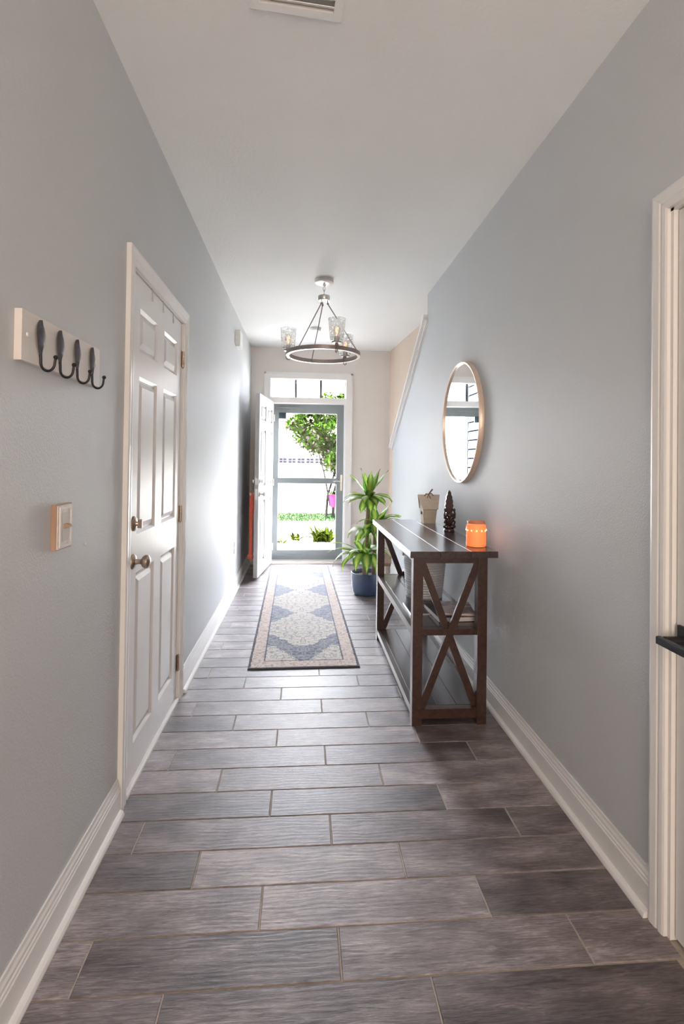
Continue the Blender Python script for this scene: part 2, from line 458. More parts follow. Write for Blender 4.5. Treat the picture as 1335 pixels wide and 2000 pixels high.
# sloped stair cap
t4 = thing('trim_4', 'white sloped cap along the stair knee wall', 'trim', (B_, 4.30, 2.57), kind='structure')
p0, p1 = Vector((0, 4.27, 2.597)), Vector((0, 5.975, 1.503)); d = (p1 - p0).normalized(); nrm = Vector((0, -d.z, d.y)); 
if nrm.z < 0: nrm = -nrm
L_ = (p1 - p0).length
mb = MB().obox((B_ + .045, *(p0 + d * L_ / 2 + nrm * .014).yz), (1, 0, 0), d, nrm, .085, L_ / 2, .014); mb.build('cap_board', M_trim, t4)
mb = MB().obox((B_ - .010, *(p0 + d * L_ / 2 - nrm * .022).yz), (1, 0, 0), d, nrm, .010, L_ / 2 - .02, .022)
mb.obox((B_ - .018, *(p0 + d * L_ / 2 - nrm * .006).yz), (1, 0, 0), d, nrm, .010, L_ / 2 - .02, .006); mb.build('cap_moulding', M_trim, t4)

# ---- transom window
w1 = thing('window_1', 'three pane transom window above the front door', 'window', (.056, D + .08, 2.155), kind='structure')
z0, z1 = 2.155, 2.40
mb = MB(); y0, y1 = D + .05, D + .12
mb.box(FX0, FX0 + .012, y0, y1, z0, z1 + .015); mb.box(FX1 - .012, FX1, y0, y1, z0, z1 + .015); mb.box(FX0 + .012, FX1 - .012, y0, y1, z1, z1 + .015); mb.box(FX0 + .012, FX1 - .012, y0, y1, z0, z0 + .01)
mb.build('window_frame', M_trim, w1)
gx = [FX0 + .012, -.110, .219, FX1 - .012]
for i in range(3): MB().box(gx[i], gx[i + 1], D + .085, D + .089, z0 + .01, z1).build('pane', M_glass, w1)
M_munt = simple('backlit_muntin', (.10, .095, .11), .6)  # backlit shade of the muntins put into a dark colour
for x in gx[1:3]: MB().box(x - .015, x + .015, D + .065, D + .099, z0 + .01, z1).build('muntin', M_munt, w1)

# ---- six panel doors
def six_panel(root, w, h, t, front, mat, rec=.011):
    """local coords: x 0..w across, z 0..h, faces at y=front (visible) and y=front-t. Panel recess on the visible side."""
    sx = [(.100, w / 2 - .055), (w / 2 + .055, w - .100)]
    zz = [(.135 * h / 2.09 + .01, .85), (1.01, 1.67), (1.775, 1.955)]
    mb = MB()
    mb.box(0, w, front - t, front - rec - .001, 0, h)
    xs = [0, sx[0][0], sx[0][1], sx[1][0], sx[1][1], w]
    zs = [0, zz[0][0], zz[0][1], zz[1][0], zz[1][1], zz[2][0], zz[2][1], h]
    for i in (0, 2, 4): mb.box(xs[i], xs[i + 1], front - rec - .001, front, 0, h)
    for j in (0, 2, 4, 6):
        for i in (1, 3): mb.box(xs[i], xs[i + 1], front - rec - .001, front, zs[j], zs[j + 1])
    c = .013
    for (a, b) in sx:
        for (e, g) in zz:
            yo, yi = front, front - rec
            mb.quad((a, yo, e), (b, yo, e), (b - c, yi, e + c), (a + c, yi, e + c))
            mb.quad((a, yo, g), (a + c, yi, g - c), (b - c, yi, g - c), (b, yo, g))
            mb.quad((a, yo, e), (a + c, yi, e + c), (a + c, yi, g - c), (a, yo, g))
            mb.quad((b, yo, e), (b, yo, g), (b - c, yi, g - c), (b - c, yi, e + c))
    mb.build('slab', mat, root, local=True)
    for (a, b) in sx:
        for (e, g) in zz:
            m2 = MB(); q = .020; r = .042; yi, yo = front - rec, front - .0015
            m2.quad((a + r, yo, e + r), (b - r, yo, e + r), (b - r, yo, g - r), (a + r, yo, g - r))
            A1 = [(a + q, yi, e + q), (b - q, yi, e + q), (b - q, yi, g - q), (a + q, yi, g - q)]
            A2 = [(a + r, yo, e + r), (b - r, yo, e + r), (b - r, yo, g - r), (a + r, yo, g - r)]
            for j in range(4): m2.quad(A1[j], A1[(j + 1) % 4], A2[(j + 1) % 4], A2[j])
            m2.quad(*A1[::-1])
            m2.build('panel', mat, root, local=True)

def knob(root, x, z, y, mat, ydir=1, thumb=False):
    pr = [(.001, 0), (.031, 0), (.031, .004), (.026, .010), (.012, .014), (.0095, .030), (.012, .036), (.022, .042), (.0275, .052), (.026, .062), (.016, .069), (.004, .071)]
    if thumb: pr = [(.001, 0), (.031, 0), (.031, .006), (.026, .011), (.010, .013), (.008, .020), (.001, .021)]
    o = MB().lathe([(r, t * ydir) for r, t in pr], (x, y, z), 'y', 24).build('deadbolt' if thumb else 'knob', mat, root, True, True)
    if thumb: MB().box(x - .004, x + .004, min(y + ydir * .018, y + ydir * .036), max(y + ydir * .018, y + ydir * .036), z - .018, z + .018).build('thumb_turn', mat, o, False, True)

# closet door: local x runs toward the camera (-y), visible face toward +x
dw = DY1 - DY0 - .036
d1 = thing('door_1', 'closed white six panel closet door on the left wall', 'door', (A - .003, DY1 - .018, .02), kind='structure', rz=-PI / 2)
six_panel(d1, dw, DZ - .04, .036, 0, M_door)
knob(d1, dw - .058, .905, 0, M_nickel); knob(d1, dw - .058, 1.06, 0, M_nickel, thumb=True)
for z in (.19, 1.02, 1.885):
    hmb = MB()
    for j in range(5): hmb.lathe([(.0065, -.045 + j * .018 + .0008), (.0065, -.045 + (j + 1) * .018 - .0008)], (-.003, .006, z), 'z', 10)
    hmb.lathe([(.003, -.05), (.0055, -.045), (.003, -.0455)], (-.003, .006, z), 'z', 10)
    hmb.box(.0, .024, -.001, .0012, z - .045, z + .045)
    hmb.build('hinge', M_nickel, d1, local=True)
# small wire clips hooked over the closet door
for i, (u, y) in enumerate((('nearest the knob edge', 2.30), ('in the middle', 2.475), ('nearest the hinges', 2.66))):
    mb = MB(); r = .0016
    mb.tube([(A - .006, y, 2.105), (A + .004, y, 2.103), (A + .005, y - .004, 2.075), (A + .006, y - .010, 2.045)], r, 6)
    mb.tube([(A + .004, y, 2.103), (A + .005, y + .003, 2.075), (A + .006, y + .008, 2.048)], r, 6)
    tag(mb.build('wire_clip', M_brush, None, origin=(A, y, 2.045)), 'small wire clip hooked over the closet door top, ' + u, 'clip', 'wire clips over the closet door')

# front door leaf, swung into the hall
ang = math.atan2(-.88, -.104)
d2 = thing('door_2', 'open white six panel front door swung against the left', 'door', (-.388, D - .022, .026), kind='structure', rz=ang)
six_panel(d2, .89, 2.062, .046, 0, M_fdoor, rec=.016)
knob(d2, .825, .93, 0, M_brush); knob(d2, .825, 1.075, 0, M_brush, thumb=True)
knob(d2, .825, .93, -.046, M_brush, -1); knob(d2, .825, 1.075, -.046, M_brush, -1, thumb=True)
MB().box(.8895, .8915, -.036, -.010, .87, .99).build('latch_plate', M_brush, d2, local=True)
MB().box(.8895, .8915, -.036, -.010, 1.04, 1.11).build('latch_plate', M_brush, d2, local=True)
for z in (.2, 1.03, 1.86):
    MB().lathe([(.007, -.045), (.007, .045)], (-.004, .007, z), 'z', 10).build('hinge', M_brush, d2, True, local=True)

# storm door
d3 = thing('door_3', 'grey framed glass storm door with a lever handle', 'door', (.07, D + .125, .035), kind='structure')
sy0, sy1 = D + .108, D + .142
SX0, SX1, SZ0, SZ1 = -.398, .537, .036, 2.085
GX0, GX1, GZ0, GZ1 = -.327, .438, .16, 1.962
MB().box(SX0, GX0, sy0, sy1, SZ0, SZ1).build('stile', M_storm, d3)
MB().box(GX1, SX1, sy0, sy1, SZ0, SZ1).build('stile', M_storm, d3)
MB().box(GX0, GX1, sy0, sy1, GZ1, SZ1).build('top_rail', M_storm, d3)
MB().box(GX0, GX1, sy0, sy1, SZ0, GZ0).build('bottom_rail', M_storm, d3)
MB().box(GX0, GX1, sy0, sy1, 1.036, 1.110).build('cross_rail', M_storm, d3)
MB().box(GX0, GX1, sy0 + .015, sy0 + .019, GZ0, 1.036).build('pane', M_glass, d3)
MB().box(GX0, GX1, sy0 + .015, sy0 + .019, 1.110, GZ1).build('pane', M_glass, d3)
MB().box(GX0, GX0 + .095, sy0 - .02, sy0, 1.885, 1.967).build('closer_bracket', simple('dark_teal_plastic', (.02, .05, .06), .5), d3)
for z in (2.035, .095):
    mb = MB().lathe([(.010, -.355), (.010, -.10)], (0, sy0 - .014, z), 'x', 12); mb.lathe([(.004, -.10), (.004, .0)], (0, sy0 - .014, z), 'x', 8)
    mb.box(-.375, -.350, sy0 - .024, sy0, z - .014, z + .014)
    mb.build('closer_tube', M_storm, d3, True)
hd = MB().box(.492, .520, sy0 - .012, sy0, .945, 1.155).build('handle_plate', M_brush, d3)
MB().tube([(.506, sy0 - .01, 1.068), (.506, sy0 - .045, 1.068), (.49, sy0 - .05, 1.069), (.44, sy0 - .05, 1.073), (.40, sy0 - .048, 1.066)], .008, 8).build('lever', M_brush, hd, True)

# right hand door at the edge of the picture
d4 = thing('door_4', 'white door with black lever at the right picture edge', 'door', (B_ + .012, RY1 - .018, .012), kind='structure')
MB().box(B_ + .012, B_ + .050, RY0 + .018, RY1 - .018, .012, RZ - .018).build('slab', M_door, d4)
hb = MB().box(B_ + .004, B_ + .012, 1.292, 1.356, .829, .897).build('handle_plate', M_blackm, d4)
mb = MB().lathe([(.012, -.062), (.012, .0)], (B_ + .006, 1.326, .863), 'x', 14)
mb.box(B_ - .068, B_ - .054, 1.205, 1.345, .850, .872, .003)
mb.build('lever', M_blackm, hb, False)

# bottom stair step beside the wall end
st = thing('stair_step', 'brown wooden bottom step at the wall end behind the planter', 'step', (1.05, 6.25, 0))
MB().box(.99, 1.145, 5.945, 6.545, 0, .10).build('riser', simple('step_riser_paint', (.60, .50, .43), .5), st)
MB().box(.965, 1.135, 5.935, 6.548, .10, .135, .006).build('tread', M_tread, st)

# ================================================================== THINGS ON THE WALLS
# coat hook rail
BY0, BY1, BZ0, BZ1, BT = 1.243, 1.700, 1.578, 1.700, .018
hr = thing('coat_hook_rail', 'white wooden coat rail with four black iron hooks', 'coat rail', (A, (BY0 + BY1) / 2, BZ0))
MB().box(A + .0005, A + BT, BY0, BY1, BZ0, BZ1).build('board', M_boardend, hr)
for y in (BY0 + .024, BY1 - .032):
    MB().lathe([(.0055, 0), (.005, .002), (.002, .003)], (A + BT, y, 1.643), 'x', 12).build('screw', M_white, hr)
for y in (1.322, 1.424, 1.528, 1.632):
    x0 = A + BT
    root = MB()
    n = 10; zt, zb = 1.693, 1.603
    pts = []
    for i in range(n + 1):
        t = i / n; w = .0200 * (math.sin(PI * min(1, t ** .8)) ** .8) + .0012
        pts.append((t, w))
    i0 = len(root.v)
    for t, w in pts:
        z = zt - (zt - zb) * t; bow = .004 * math.sin(PI * t)
        root.v += [(x0 + .0015 + bow, y - w, z), (x0 + .0075 + bow, y, z), (x0 + .0015 + bow, y + w, z), (x0 - .0 + bow * .5, y, z)]
    for i in range(n):
        for j in range(4): root.f.append((i0 + i * 4 + j, i0 + i * 4 + (j + 1) % 4, i0 + (i + 1) * 4 + (j + 1) % 4, i0 + (i + 1) * 4 + j))
    root.f.append((i0 + 3, i0 + 2, i0 + 1, i0)); e = i0 + n * 4; root.f.append((e, e + 1, e + 2, e + 3))
    hk = root.build('hook_leaf', M_blade, hr, True)
    path = [(x0 + .004, y, 1.612), (x0 + .005, y, 1.592)]
    for k in range(11):
        a = PI + k / 10 * PI * 1.0
        path.append((x0 + .005 + .017 + .017 * math.cos(a), y, 1.586 + .021 * math.sin(a)))
    path.append((x0 + .040, y, 1.596))
    MB().tube(path, [.0036] * 4 + [.0033] * (len(path) - 4), 8).ball((x0 + .041, y, 1.600), .0058).build('hook', M_black, hk, True)

# wood edged switch plate
sw = thing('switch_plate', 'carved pale switch plate with brown wooden edge and toggle', 'switch', (A, 1.488, 1.09))
M_swedge = wood('plate_edge_wood', (.36, .23, .15), (.48, .32, .22), .5, (20, 20, 4), 0)
MB().box(A + .0005, A + .014, 1.437, 1.530, 1.090, 1.217).build('plate_edge', M_swedge, sw)
mb = MB(); mb.box(A + .014, A + .017, 1.4405, 1.5265, 1.0935, 1.2135)
pl = mb.build('plate_face', simple('whitewashed_plate', (.70, .65, .62), .4, noise=.12, nscale=60, bump=.6, bscale=70), sw)
for y0, y1, z0, z1 in ((1.448, 1.454, 1.098, 1.209), (1.513, 1.519, 1.098, 1.209), (1.454, 1.513, 1.203, 1.209), (1.454, 1.513, 1.098, 1.104)):
    MB().box(A + .017, A + .020, y0, y1, z0, z1).build('carved_rib', simple('rib_white', (.78, .74, .72), .35), pl)
for z in (1.135, 1.175):
    MB().prism([(1.468, z - .022), (1.500, z - .022), (1.506, z), (1.500, z + .018), (1.468, z + .018), (1.462, z)], 'x', A + .017, A + .0185).build('carved_rib', simple('rib_grey', (.55, .52, .49), .45), pl)
MB().prism([(A + .017, 1.148), (A + .032, 1.152), (A + .030, 1.158), (A + .017, 1.162)], 'y', 1.474, 1.494).build('toggle', simple('tan_toggle', (.42, .27, .16), .5), sw)

# small anchor plug, chime box and outlet on the left wall
tag(MB().lathe([(.004, 0), (.004, .003), (.001, .004)], (A, 1.655, 1.075), 'x', 10).build('wall_plug', M_white, None, origin=(A, 1.655, 1.075)), 'tiny white wall plug below the carved switch plate', 'wall plug')
cb = thing('chime_box', 'small white box mounted high on the left wall', 'chime box', (A, 5.12, 2.47))
MB().box(A + .0005, A + .05, 5.02, 5.22, 2.475, 2.625, .004).build('cover', M_white, cb)
MB().box(A + .005, A + .046, 5.03, 5.21, 2.462, 2.475).build('grille', M_white, cb)
ol = thing('wall_outlet', 'white outlet plate low on the left wall', 'outlet', (A, 5.20, .39))
MB().box(A + .0005, A + .006, 5.165, 5.235, .395, .51, .001).build('cover_plate', M_white, ol)
for z in (.43, .475): MB().box(A + .006, A + .008, 5.185, 5.215, z - .014, z + .014).build('socket', simple('socket_grey', (.5, .5, .5), .5), ol)

# coral strap hanging from the outer knob of the open door
cs = thing('coral_strap', 'coral red fabric strap hanging behind the open front door', 'strap', (-.545, 5.74, .21))
M_coral = simple('coral_fabric', (.62, .12, .07), .8, noise=.15, nscale=60)
mb = MB()
n = 14; sec = []
for i in range(n + 1):
    t = i / n; z = .975 - .70 * t
    w = .022 + .004 * math.sin(6 * t) - (.010 if i == 0 else 0); x = -.572 - .006 * t + .003 * math.sin(9 * t)
    sec.append((x, w, z))
i0 = len(mb.v)
for x, w, z in sec:
    for a in range(8):
        p = 2 * PI * a / 8; mb.v.append((x + w * math.cos(p), 5.74 + .012 * math.sin(p), z))
for i in range(n):
    for j in range(8): mb.f.append((i0 + i * 8 + j, i0 + i * 8 + (j + 1) % 8, i0 + (i + 1) * 8 + (j + 1) % 8, i0 + (i + 1) * 8 + j))
mb.f.append(tuple(range(i0, i0 + 8))); mb.f.append(tuple(range(i0 + n * 8, i0 + n * 8 + 8)))
mb.build('band', M_coral, cs, True)
MB().ball((-.578, 5.74, .252), .036, .022, .034).build('knotted_end', M_coral, cs, True)
MB().tube([(-.572, 5.735, .968), (-.59, 5.73, .985), (-.60, 5.735, .97), (-.59, 5.745, .955)], .006, 8).build('loop', M_coral, cs, True)

# round mirror
MYC, MZC, MR = 3.285, 1.610, .398
mr = thing('wall_mirror', 'round mirror in a thin brass frame above the console table', 'mirror', (B_, MYC, MZC - MR))
MB().lathe([(MR - .010, -.006), (MR - .012, -.012), (MR - .010, -.030), (MR, -.032), (MR + .003, -.028), (MR + .003, -.001), (MR - .010, -.001)], (B_, MYC, MZC), 'x', 96, cap=False).build('frame', M_gold, mr, True)
MB().lathe([(MR - .009, -.020), (MR - .009, -.012)], (B_, MYC, MZC), 'x', 96).build('mirror_glass', M_mirror, mr)

# ================================================================== CEILING
# chandelier
CX, CY, RZ_ = .148, 4.04, 2.195
ch = thing('chandelier', 'brushed metal ring chandelier with three pebbled glass shades', 'chandelier', (CX, CY, RZ_))
M_ring = simple('ring_bronze_nickel', (.34, .29, .27), .4, .8, noise=.08, nscale=60)
MB().lathe([(.001, H), (.073, H), (.074, H - .008), (.074, H - .026), (.068, H - .031), (.001, H - .031)], (CX, CY, 0), 'z', 40).build('canopy', M_brush, ch, True)
MB().lathe([(.006, H - .031), (.012, H - .036), (.013, H - .046), (.006, H - .056), (.003, H - .060)], (CX, CY, 0), 'z', 14).build('finial', M_brush, ch, True)
def link(z, ori):
    p = []
    for k in range(14):
        a = 2 * PI * k / 14; u, w = .008 * math.cos(a), .019 * math.sin(a)
        p.append((CX + (u if ori else 0), CY + (0 if ori else u), z + w))
    return p
for i in range(3): MB().tube(link(H - .074 - i * .030, i % 2 == 0), .0025, 6, True).build('chain_link', M_brush, ch, True)
MB().lathe([(.001, 2.668), (.046, 2.668), (.047, 2.662), (.047, 2.636), (.042, 2.630), (.001, 2.630)], (CX, CY, 0), 'z', 32).build('hub', M_brush, ch, True)
RR = .285
mb = MB(); seg = 72; i0 = 0
for k in range(seg):
    a = 2 * PI * k / seg
    for r, z in ((RR - .012, RZ_ - .016), (RR + .012, RZ_ - .016), (RR + .012, RZ_ + .016), (RR - .012, RZ_ + .016)):
        mb.v.append((CX + r * math.cos(a), CY + r * math.sin(a), z))
for k in range(seg):
    for j in range(4): mb.f.append((k * 4 + j, k * 4 + (j + 1) % 4, ((k + 1) % seg) * 4 + (j + 1) % 4, ((k + 1) % seg) * 4 + j))
mb.build('ring', M_ring, ch)
for deg in (-16, 108, 226):
    a = math.radians(deg); c, s_ = math.cos(a), math.sin(a)
    mb = MB().tube([(CX + .030 * c, CY + .030 * s_, 2.632), (CX + .030 * c, CY + .030 * s_, 2.612)], .004, 8)
    mb.ball((CX + .032 * c, CY + .032 * s_, 2.603), .009)
    mb.tube([(CX + .034 * c, CY + .034 * s_, 2.598), (CX + (RR - .004) * c, CY + (RR - .004) * s_, RZ_ + .012)], .0042, 8)
    mb.ball((CX + (RR - .012) * c, CY + (RR - .012) * s_, RZ_ + .004), .009)
    mb.build('rod', M_ring, ch, True)
m, nt, n, l, b = nodes('pebbled_glass'); n.remove(b)
tc = n.new('ShaderNodeTexCoord'); vo = n.new('ShaderNodeTexVoronoi'); vo.inputs['Scale'].default_value = 62; l.new(tc.outputs['Object'], vo.inputs['Vector'])
rp_ = ramp(nt, [(.15, (.06, .06, .06)), (.75, (.42, .42, .42))]); l.new(vo.outputs['Distance'], rp_.inputs[0])
tr_ = n.new('ShaderNodeBsdfTransparent'); tr_.inputs[0].default_value = (.97, .98, .98, 1)
tl_ = n.new('ShaderNodeBsdfTranslucent'); tl_.inputs[0].default_value = (.9, .92, .92, 1)
gl_ = n.new('ShaderNodeBsdfGlossy'); gl_.inputs['Roughness'].default_value = .15
m1 = n.new('ShaderNodeMixShader'); m1.inputs[0].default_value = .25; l.new(tl_.outputs[0], m1.inputs[1]); l.new(gl_.outputs[0], m1.inputs[2])
m2 = n.new('ShaderNodeMixShader'); l.new(rp_.outputs[0], m2.inputs[0]); l.new(tr_.outputs[0], m2.inputs[1]); l.new(m1.outputs[0], m2.inputs[2])
l.new(m2.outputs[0], n['Material Output'].inputs[0]); M_shade = m
M_bulbglass = glass('bulb_glass', (1, .97, .93), .02, .8)
M_fil = emit('filament_glow', (1, .42, .12), 3.0)
for deg in (-72, 48, 168):
    a = math.radians(deg); c, s_ = math.cos(a), math.sin(a)
    X, Y = CX + (RR + .004) * c, CY + (RR + .004) * s_
    # U strap under the ring
    ar = MB(); pth = []
    for k in range(9):
        t = PI * k / 8; pth.append((CX + (RR + .020 * math.cos(t)) * c, CY + (RR + .020 * math.cos(t)) * s_, RZ_ - .014 - .022 * math.sin(t)))
    pth = [(pth[0][0], pth[0][1], RZ_ + .03)] + pth + [(pth[-1][0], pth[-1][1], RZ_ + .03)]
    ar.tube(pth, .0042, 8); ar.lathe([(.014, RZ_ + .016), (.012, RZ_ + .038)], (X, Y, 0), 'z', 14)
    ar.build('arm', M_ring, ch, True)
    MB().lathe([(.001, RZ_ + .034), (.034, RZ_ + .034), (.036, RZ_ + .038), (.036, RZ_ + .044), (.019, RZ_ + .046), (.019, RZ_ + .080), (.016, RZ_ + .084), (.001, RZ_ + .084)], (X, Y, 0), 'z', 20).build('socket', M_ring, ch, True)
    zb = RZ_ + .046
    mb = MB(); N = 28
    prof = [(.046, zb), (.050, zb + .004), (.055, zb + .05), (.061, zb + .11), (.066, zb + .170), (.063, zb + .170), (.058, zb + .11), (.052, zb + .05), (.047, zb + .007), (.020, zb + .006)]
    mb.lathe(prof, (X, Y, 0), 'z', N, cap=False); mb.build('glass_shade', M_shade, ch, True)
    bl = MB().lathe([(.011, zb + .035), (.013, zb + .045), (.022, zb + .066), (.027, zb + .085), (.026, zb + .100), (.018, zb + .118), (.004, zb + .125)], (X, Y, 0), 'z', 18).build('bulb', M_bulbglass, ch, True)
    fm = MB()
    for q in range(4):
        b2 = PI / 2 * q; fm.tube([(X + .004 * math.cos(b2), Y + .004 * math.sin(b2), zb + .055), (X + .010 * math.cos(b2), Y + .010 * math.sin(b2), zb + .105)], .0017, 6)
    fm.build('filament', M_fil, bl)
sd = thing('smoke_detector', 'round white smoke detector on the ceiling behind the chandelier', 'smoke detector', (.112, 5.545, H))
MB().lathe([(.001, H), (.066, H), (.066, H - .012), (.001, H - .012)], (.112, 5.545, 0), 'z', 32).build('base', M_white, sd, True)
MB().lathe([(.001, H - .012), (.060, H - .012), (.060, H - .030), (.050, H - .038), (.001, H - .040)], (.112, 5.545, 0), 'z', 32).build('cover', M_white, sd, True)

VW, VD = .292, .36
cv = thing('ceiling_vent', 'white louvred air vent in the ceiling above the camera', 'vent', (-.028, 1.445, H), rz=.085)
fr = .028
mb = MB()
def ring_frame(mb, w, d_, f, z0, z1):
    mb.box(-w / 2, w / 2, -d_ / 2, -d_ / 2 + f, z0, z1); mb.box(-w / 2, w / 2, d_ / 2 - f, d_ / 2, z0, z1)
    mb.box(-w / 2, -w / 2 + f, -d_ / 2 + f, d_ / 2 - f, z0, z1); mb.box(w / 2 - f, w / 2, -d_ / 2 + f, d_ / 2 - f, z0, z1)
ring_frame(mb, VW, VD, fr, -.012, 0); mb.build('vent_frame', M_trim, cv, local=True)
MB().box(-VW / 2 + fr, VW / 2 - fr, -VD / 2 + fr, VD / 2 - fr, -.0012, 0).build('backing', simple('vent_dark', (.45, .45, .44), .8), cv, local=True)
ns = 11
for i in range(ns):
    y = -VD / 2 + fr + (i + .5) * (VD - 2 * fr) / ns
    MB().obox((0, y, -.007), (1, 0, 0), (0, 1, .55), (0, -.55, 1), VW / 2 - fr, .011, .0008).build('louvre', M_trim, cv, local=True)

# ================================================================== CONSOLE TABLE
TY0, TY1 = 2.52, 3.90
TX0, TX1, TZ0, TZ1 = .546, 1.002, .860, .893
ct = thing('console_table', 'dark stained wooden console table with X braced ends and shelves', 'console table', (.77, 3.2, 0))
gx = [TX0, .700, .860, TX1]
for i in range(3):
    MB().box(gx[i] + (.0012 if i else 0), gx[i + 1] - (.0012 if i < 2 else 0), TY0, TY1, TZ0, TZ1, .001).build('top_board', M_tabletop, ct)
lx = [(.569, .620), (.907, .957)]
ly = [(2.548, 2.598), (3.775, 3.825)]
for (x0, x1) in lx:
    for (y0, y1) in ly: MB().box(x0, x1, y0, y1, 0, TZ0).build('leg', M_table, ct)
for (y0, y1) in ly:
    MB().box(.620, .907, y0 + .004, y1 - .004, TZ0 - .033, TZ0).build('end_apron', M_table, ct)
    MB().box(.620, .907, y0 + .004, y1 - .004, .458, .488).build('shelf_end_rail', M_table, ct)
    MB().box(.620, .907, y0 + .004, y1 - .004, .034, .082).build('bottom_end_rail', M_table, ct)
    # X brace: two bars crossing between the rails
    yc = (y0 + y1) / 2
    za, zb = .085, TZ0 - .034
    for sgn, yo, hh in ((1, -.008, .0085), (-1, .008, .0075)):
        xa, xb = (.624, .903) if sgn > 0 else (.903, .624)
        P0, P1 = Vector((xa, yc + yo, za + .035)), Vector((xb, yc + yo, zb - .035))
        dd = (P1 - P0); ln = dd.length; dd.normalize()
        side = Vector((dd.z, 0, -dd.x))
        hw = .021
        # bar clipped to the frame opening: polygon in x,z
        poly = []
        k = 1 if sgn > 0 else -1
        x_l, x_r = .620, .907
        if sgn > 0: poly = [(x_l, za), (x_l + .020, za), (x_r, zb - .052), (x_r, zb), (x_r - .020, zb), (x_l, za + .052)]
        else: poly = [(x_r, za), (x_r, za + .052), (x_l + .020, zb), (x_l, zb), (x_l, zb - .052), (x_r - .020, za)]
        MB().prism(poly, 'y', yc + yo - hh, yc + yo + hh).build('x_brace', M_table, ct)
for (x0, x1) in ((.573, .595), (.932, .953)):
    MB().box(x0, x1, 2.598, 3.775, TZ0 - .028, TZ0).build('long_apron', M_table, ct)
for zt in (.488, .082):
    MB().box(.571, .600, 2.598, 3.775, zt - .040, zt - .001).build('shelf_front_rail', M_table, ct)
    MB().box(.926, .955, 2.598, 3.775, zt - .040, zt - .001).build('shelf_back_rail', M_table, ct)
    for i, (a, b) in enumerate(((.600, .705), (.7075, .815), (.8175, .926))):
        MB().box(a, b, 2.598, 3.775, zt - .022, zt).build('shelf_board', M_tabletop, ct)

# ---- things on the table top
TZ = TZ1
# birdhouse
bh = thing('birdhouse', 'small pale wooden birdhouse with twine bow on the console table', 'birdhouse', (.935, 3.705, TZ))
bx, by = .935, 3.705
mb = MB()
b0, b1, zE, zR = .044, .052, TZ + .108, TZ + .205
i = 0
lo = [(bx - b0, by - .040, TZ), (bx + b0, by - .040, TZ), (bx + b0, by + .040, TZ), (bx - b0, by + .040, TZ)]
hi = [(bx - b1, by - .050, zE), (bx + b1, by - .050, zE), (bx + b1, by + .050, zE), (bx - b1, by + .050, zE)]
mb.quad(*lo[::-1])
for j in range(4): mb.quad(lo[j], lo[(j + 1) % 4], hi[(j + 1) % 4], hi[j])
rl, rr = (bx - .072, by, zR - .006), (bx + .072, by, zR - .006)
mb.quad(hi[0], hi[3], rl); mb.quad(hi[1], rr, hi[2]); mb.quad(hi[0], rl, rr, hi[1]); mb.quad(hi[2], rr, rl, hi[3])
mb.build('box', M_palewood, bh)
for sg in (-1, 1):
    e0, e1 = bx - .056, bx + .056; g0, g1 = bx - .082, bx + .082
    ye, yr = by + sg * .060, by + sg * .001
    mb = MB(); q = [(e0, ye, zE - .006), (e1, ye, zE - .006), (g1, yr, zR), (g0, yr, zR)]; t = .007
    q2 = [(x, y + sg * t, z + t * .6) for x, y, z in q]
    mb.quad(*q); mb.quad(*q2[::-1])
    for j in range(4): mb.quad(q[j], q[(j + 1) % 4], q2[(j + 1) % 4], q2[j])
    mb.build('roof_panel', M_palewood, bh)
MB().lathe([(.012, -.004), (.012, .002)], (bx - .052, by, TZ + .075), 'x', 18).build('entry_hole', simple('hole_dark', (.03, .025, .02), .9), bh)
M_twine = simple('brown_twine', (.22, .13, .08), .9, noise=.3, nscale=200)
mb = MB()
mb.tube([(bx - .035, by - .02, zR - .004), (bx - .022, by - .014, zR + .012), (bx - .004, by - .006, zR + .006), (bx + .018, by - .012, zR + .014), (bx + .03, by - .02, zR - .002)], .004, 7)
mb.tube([(bx - .004, by - .012, zR + .004), (bx - .018, by - .030, zR - .018)], .003, 6); mb.tube([(bx - .002, by - .012, zR + .004), (bx + .008, by - .032, zR - .022)], .003, 6)
mb.tube([(bx - .004, by - .004, zR + .002), (bx + .012, by + .002, zR + .022), (bx + .030, by + .004, zR + .045)], .0055, 7)
mb.build('twine_bow', M_twine, bh, True)

# dark carved figurine
sx_, sy2 = .958, 3.245
fg = thing('figurine', 'dark glossy carved seated figurine with tall leaf shaped back', 'figurine', (sx_, sy2, TZ))
M_fig = simple('polished_dark_carving', (.040, .018, .018), .22, .1, noise=.3, nscale=60, coat=.8)
MB().lathe([(.001, TZ), (.034, TZ), (.036, TZ + .006), (.033, TZ + .016), (.029, TZ + .020), (.001, TZ + .020)], (sx_, sy2, 0), 'z', 20).build('base', M_fig, fg, True)
mb = MB()
mb.ball((sx_ - .020, sy2 - .008, TZ + .034), .024, .020, .015); mb.ball((sx_ + .018, sy2 - .010, TZ + .034), .024, .020, .015)
mb.ball((sx_ - .006, sy2 - .022, TZ + .030), .016, .012, .011); mb.ball((sx_, sy2 - .004, TZ + .066), .025, .021, .029)
mb.ball((sx_, sy2 - .006, TZ + .106), .018, .017, .019)
mb.tube([(sx_, sy2 - .020, TZ + .104), (sx_ - .002, sy2 - .029, TZ + .088), (sx_ - .007, sy2 - .029, TZ + .072), (sx_ - .013, sy2 - .027, TZ + .066)], [.009, .008, .006, .005], 8)
mb.ball((sx_ - .021, sy2 - .002, TZ + .107), .011, .005, .014); mb.ball((sx_ + .021, sy2 - .002, TZ + .107), .011, .005, .014)
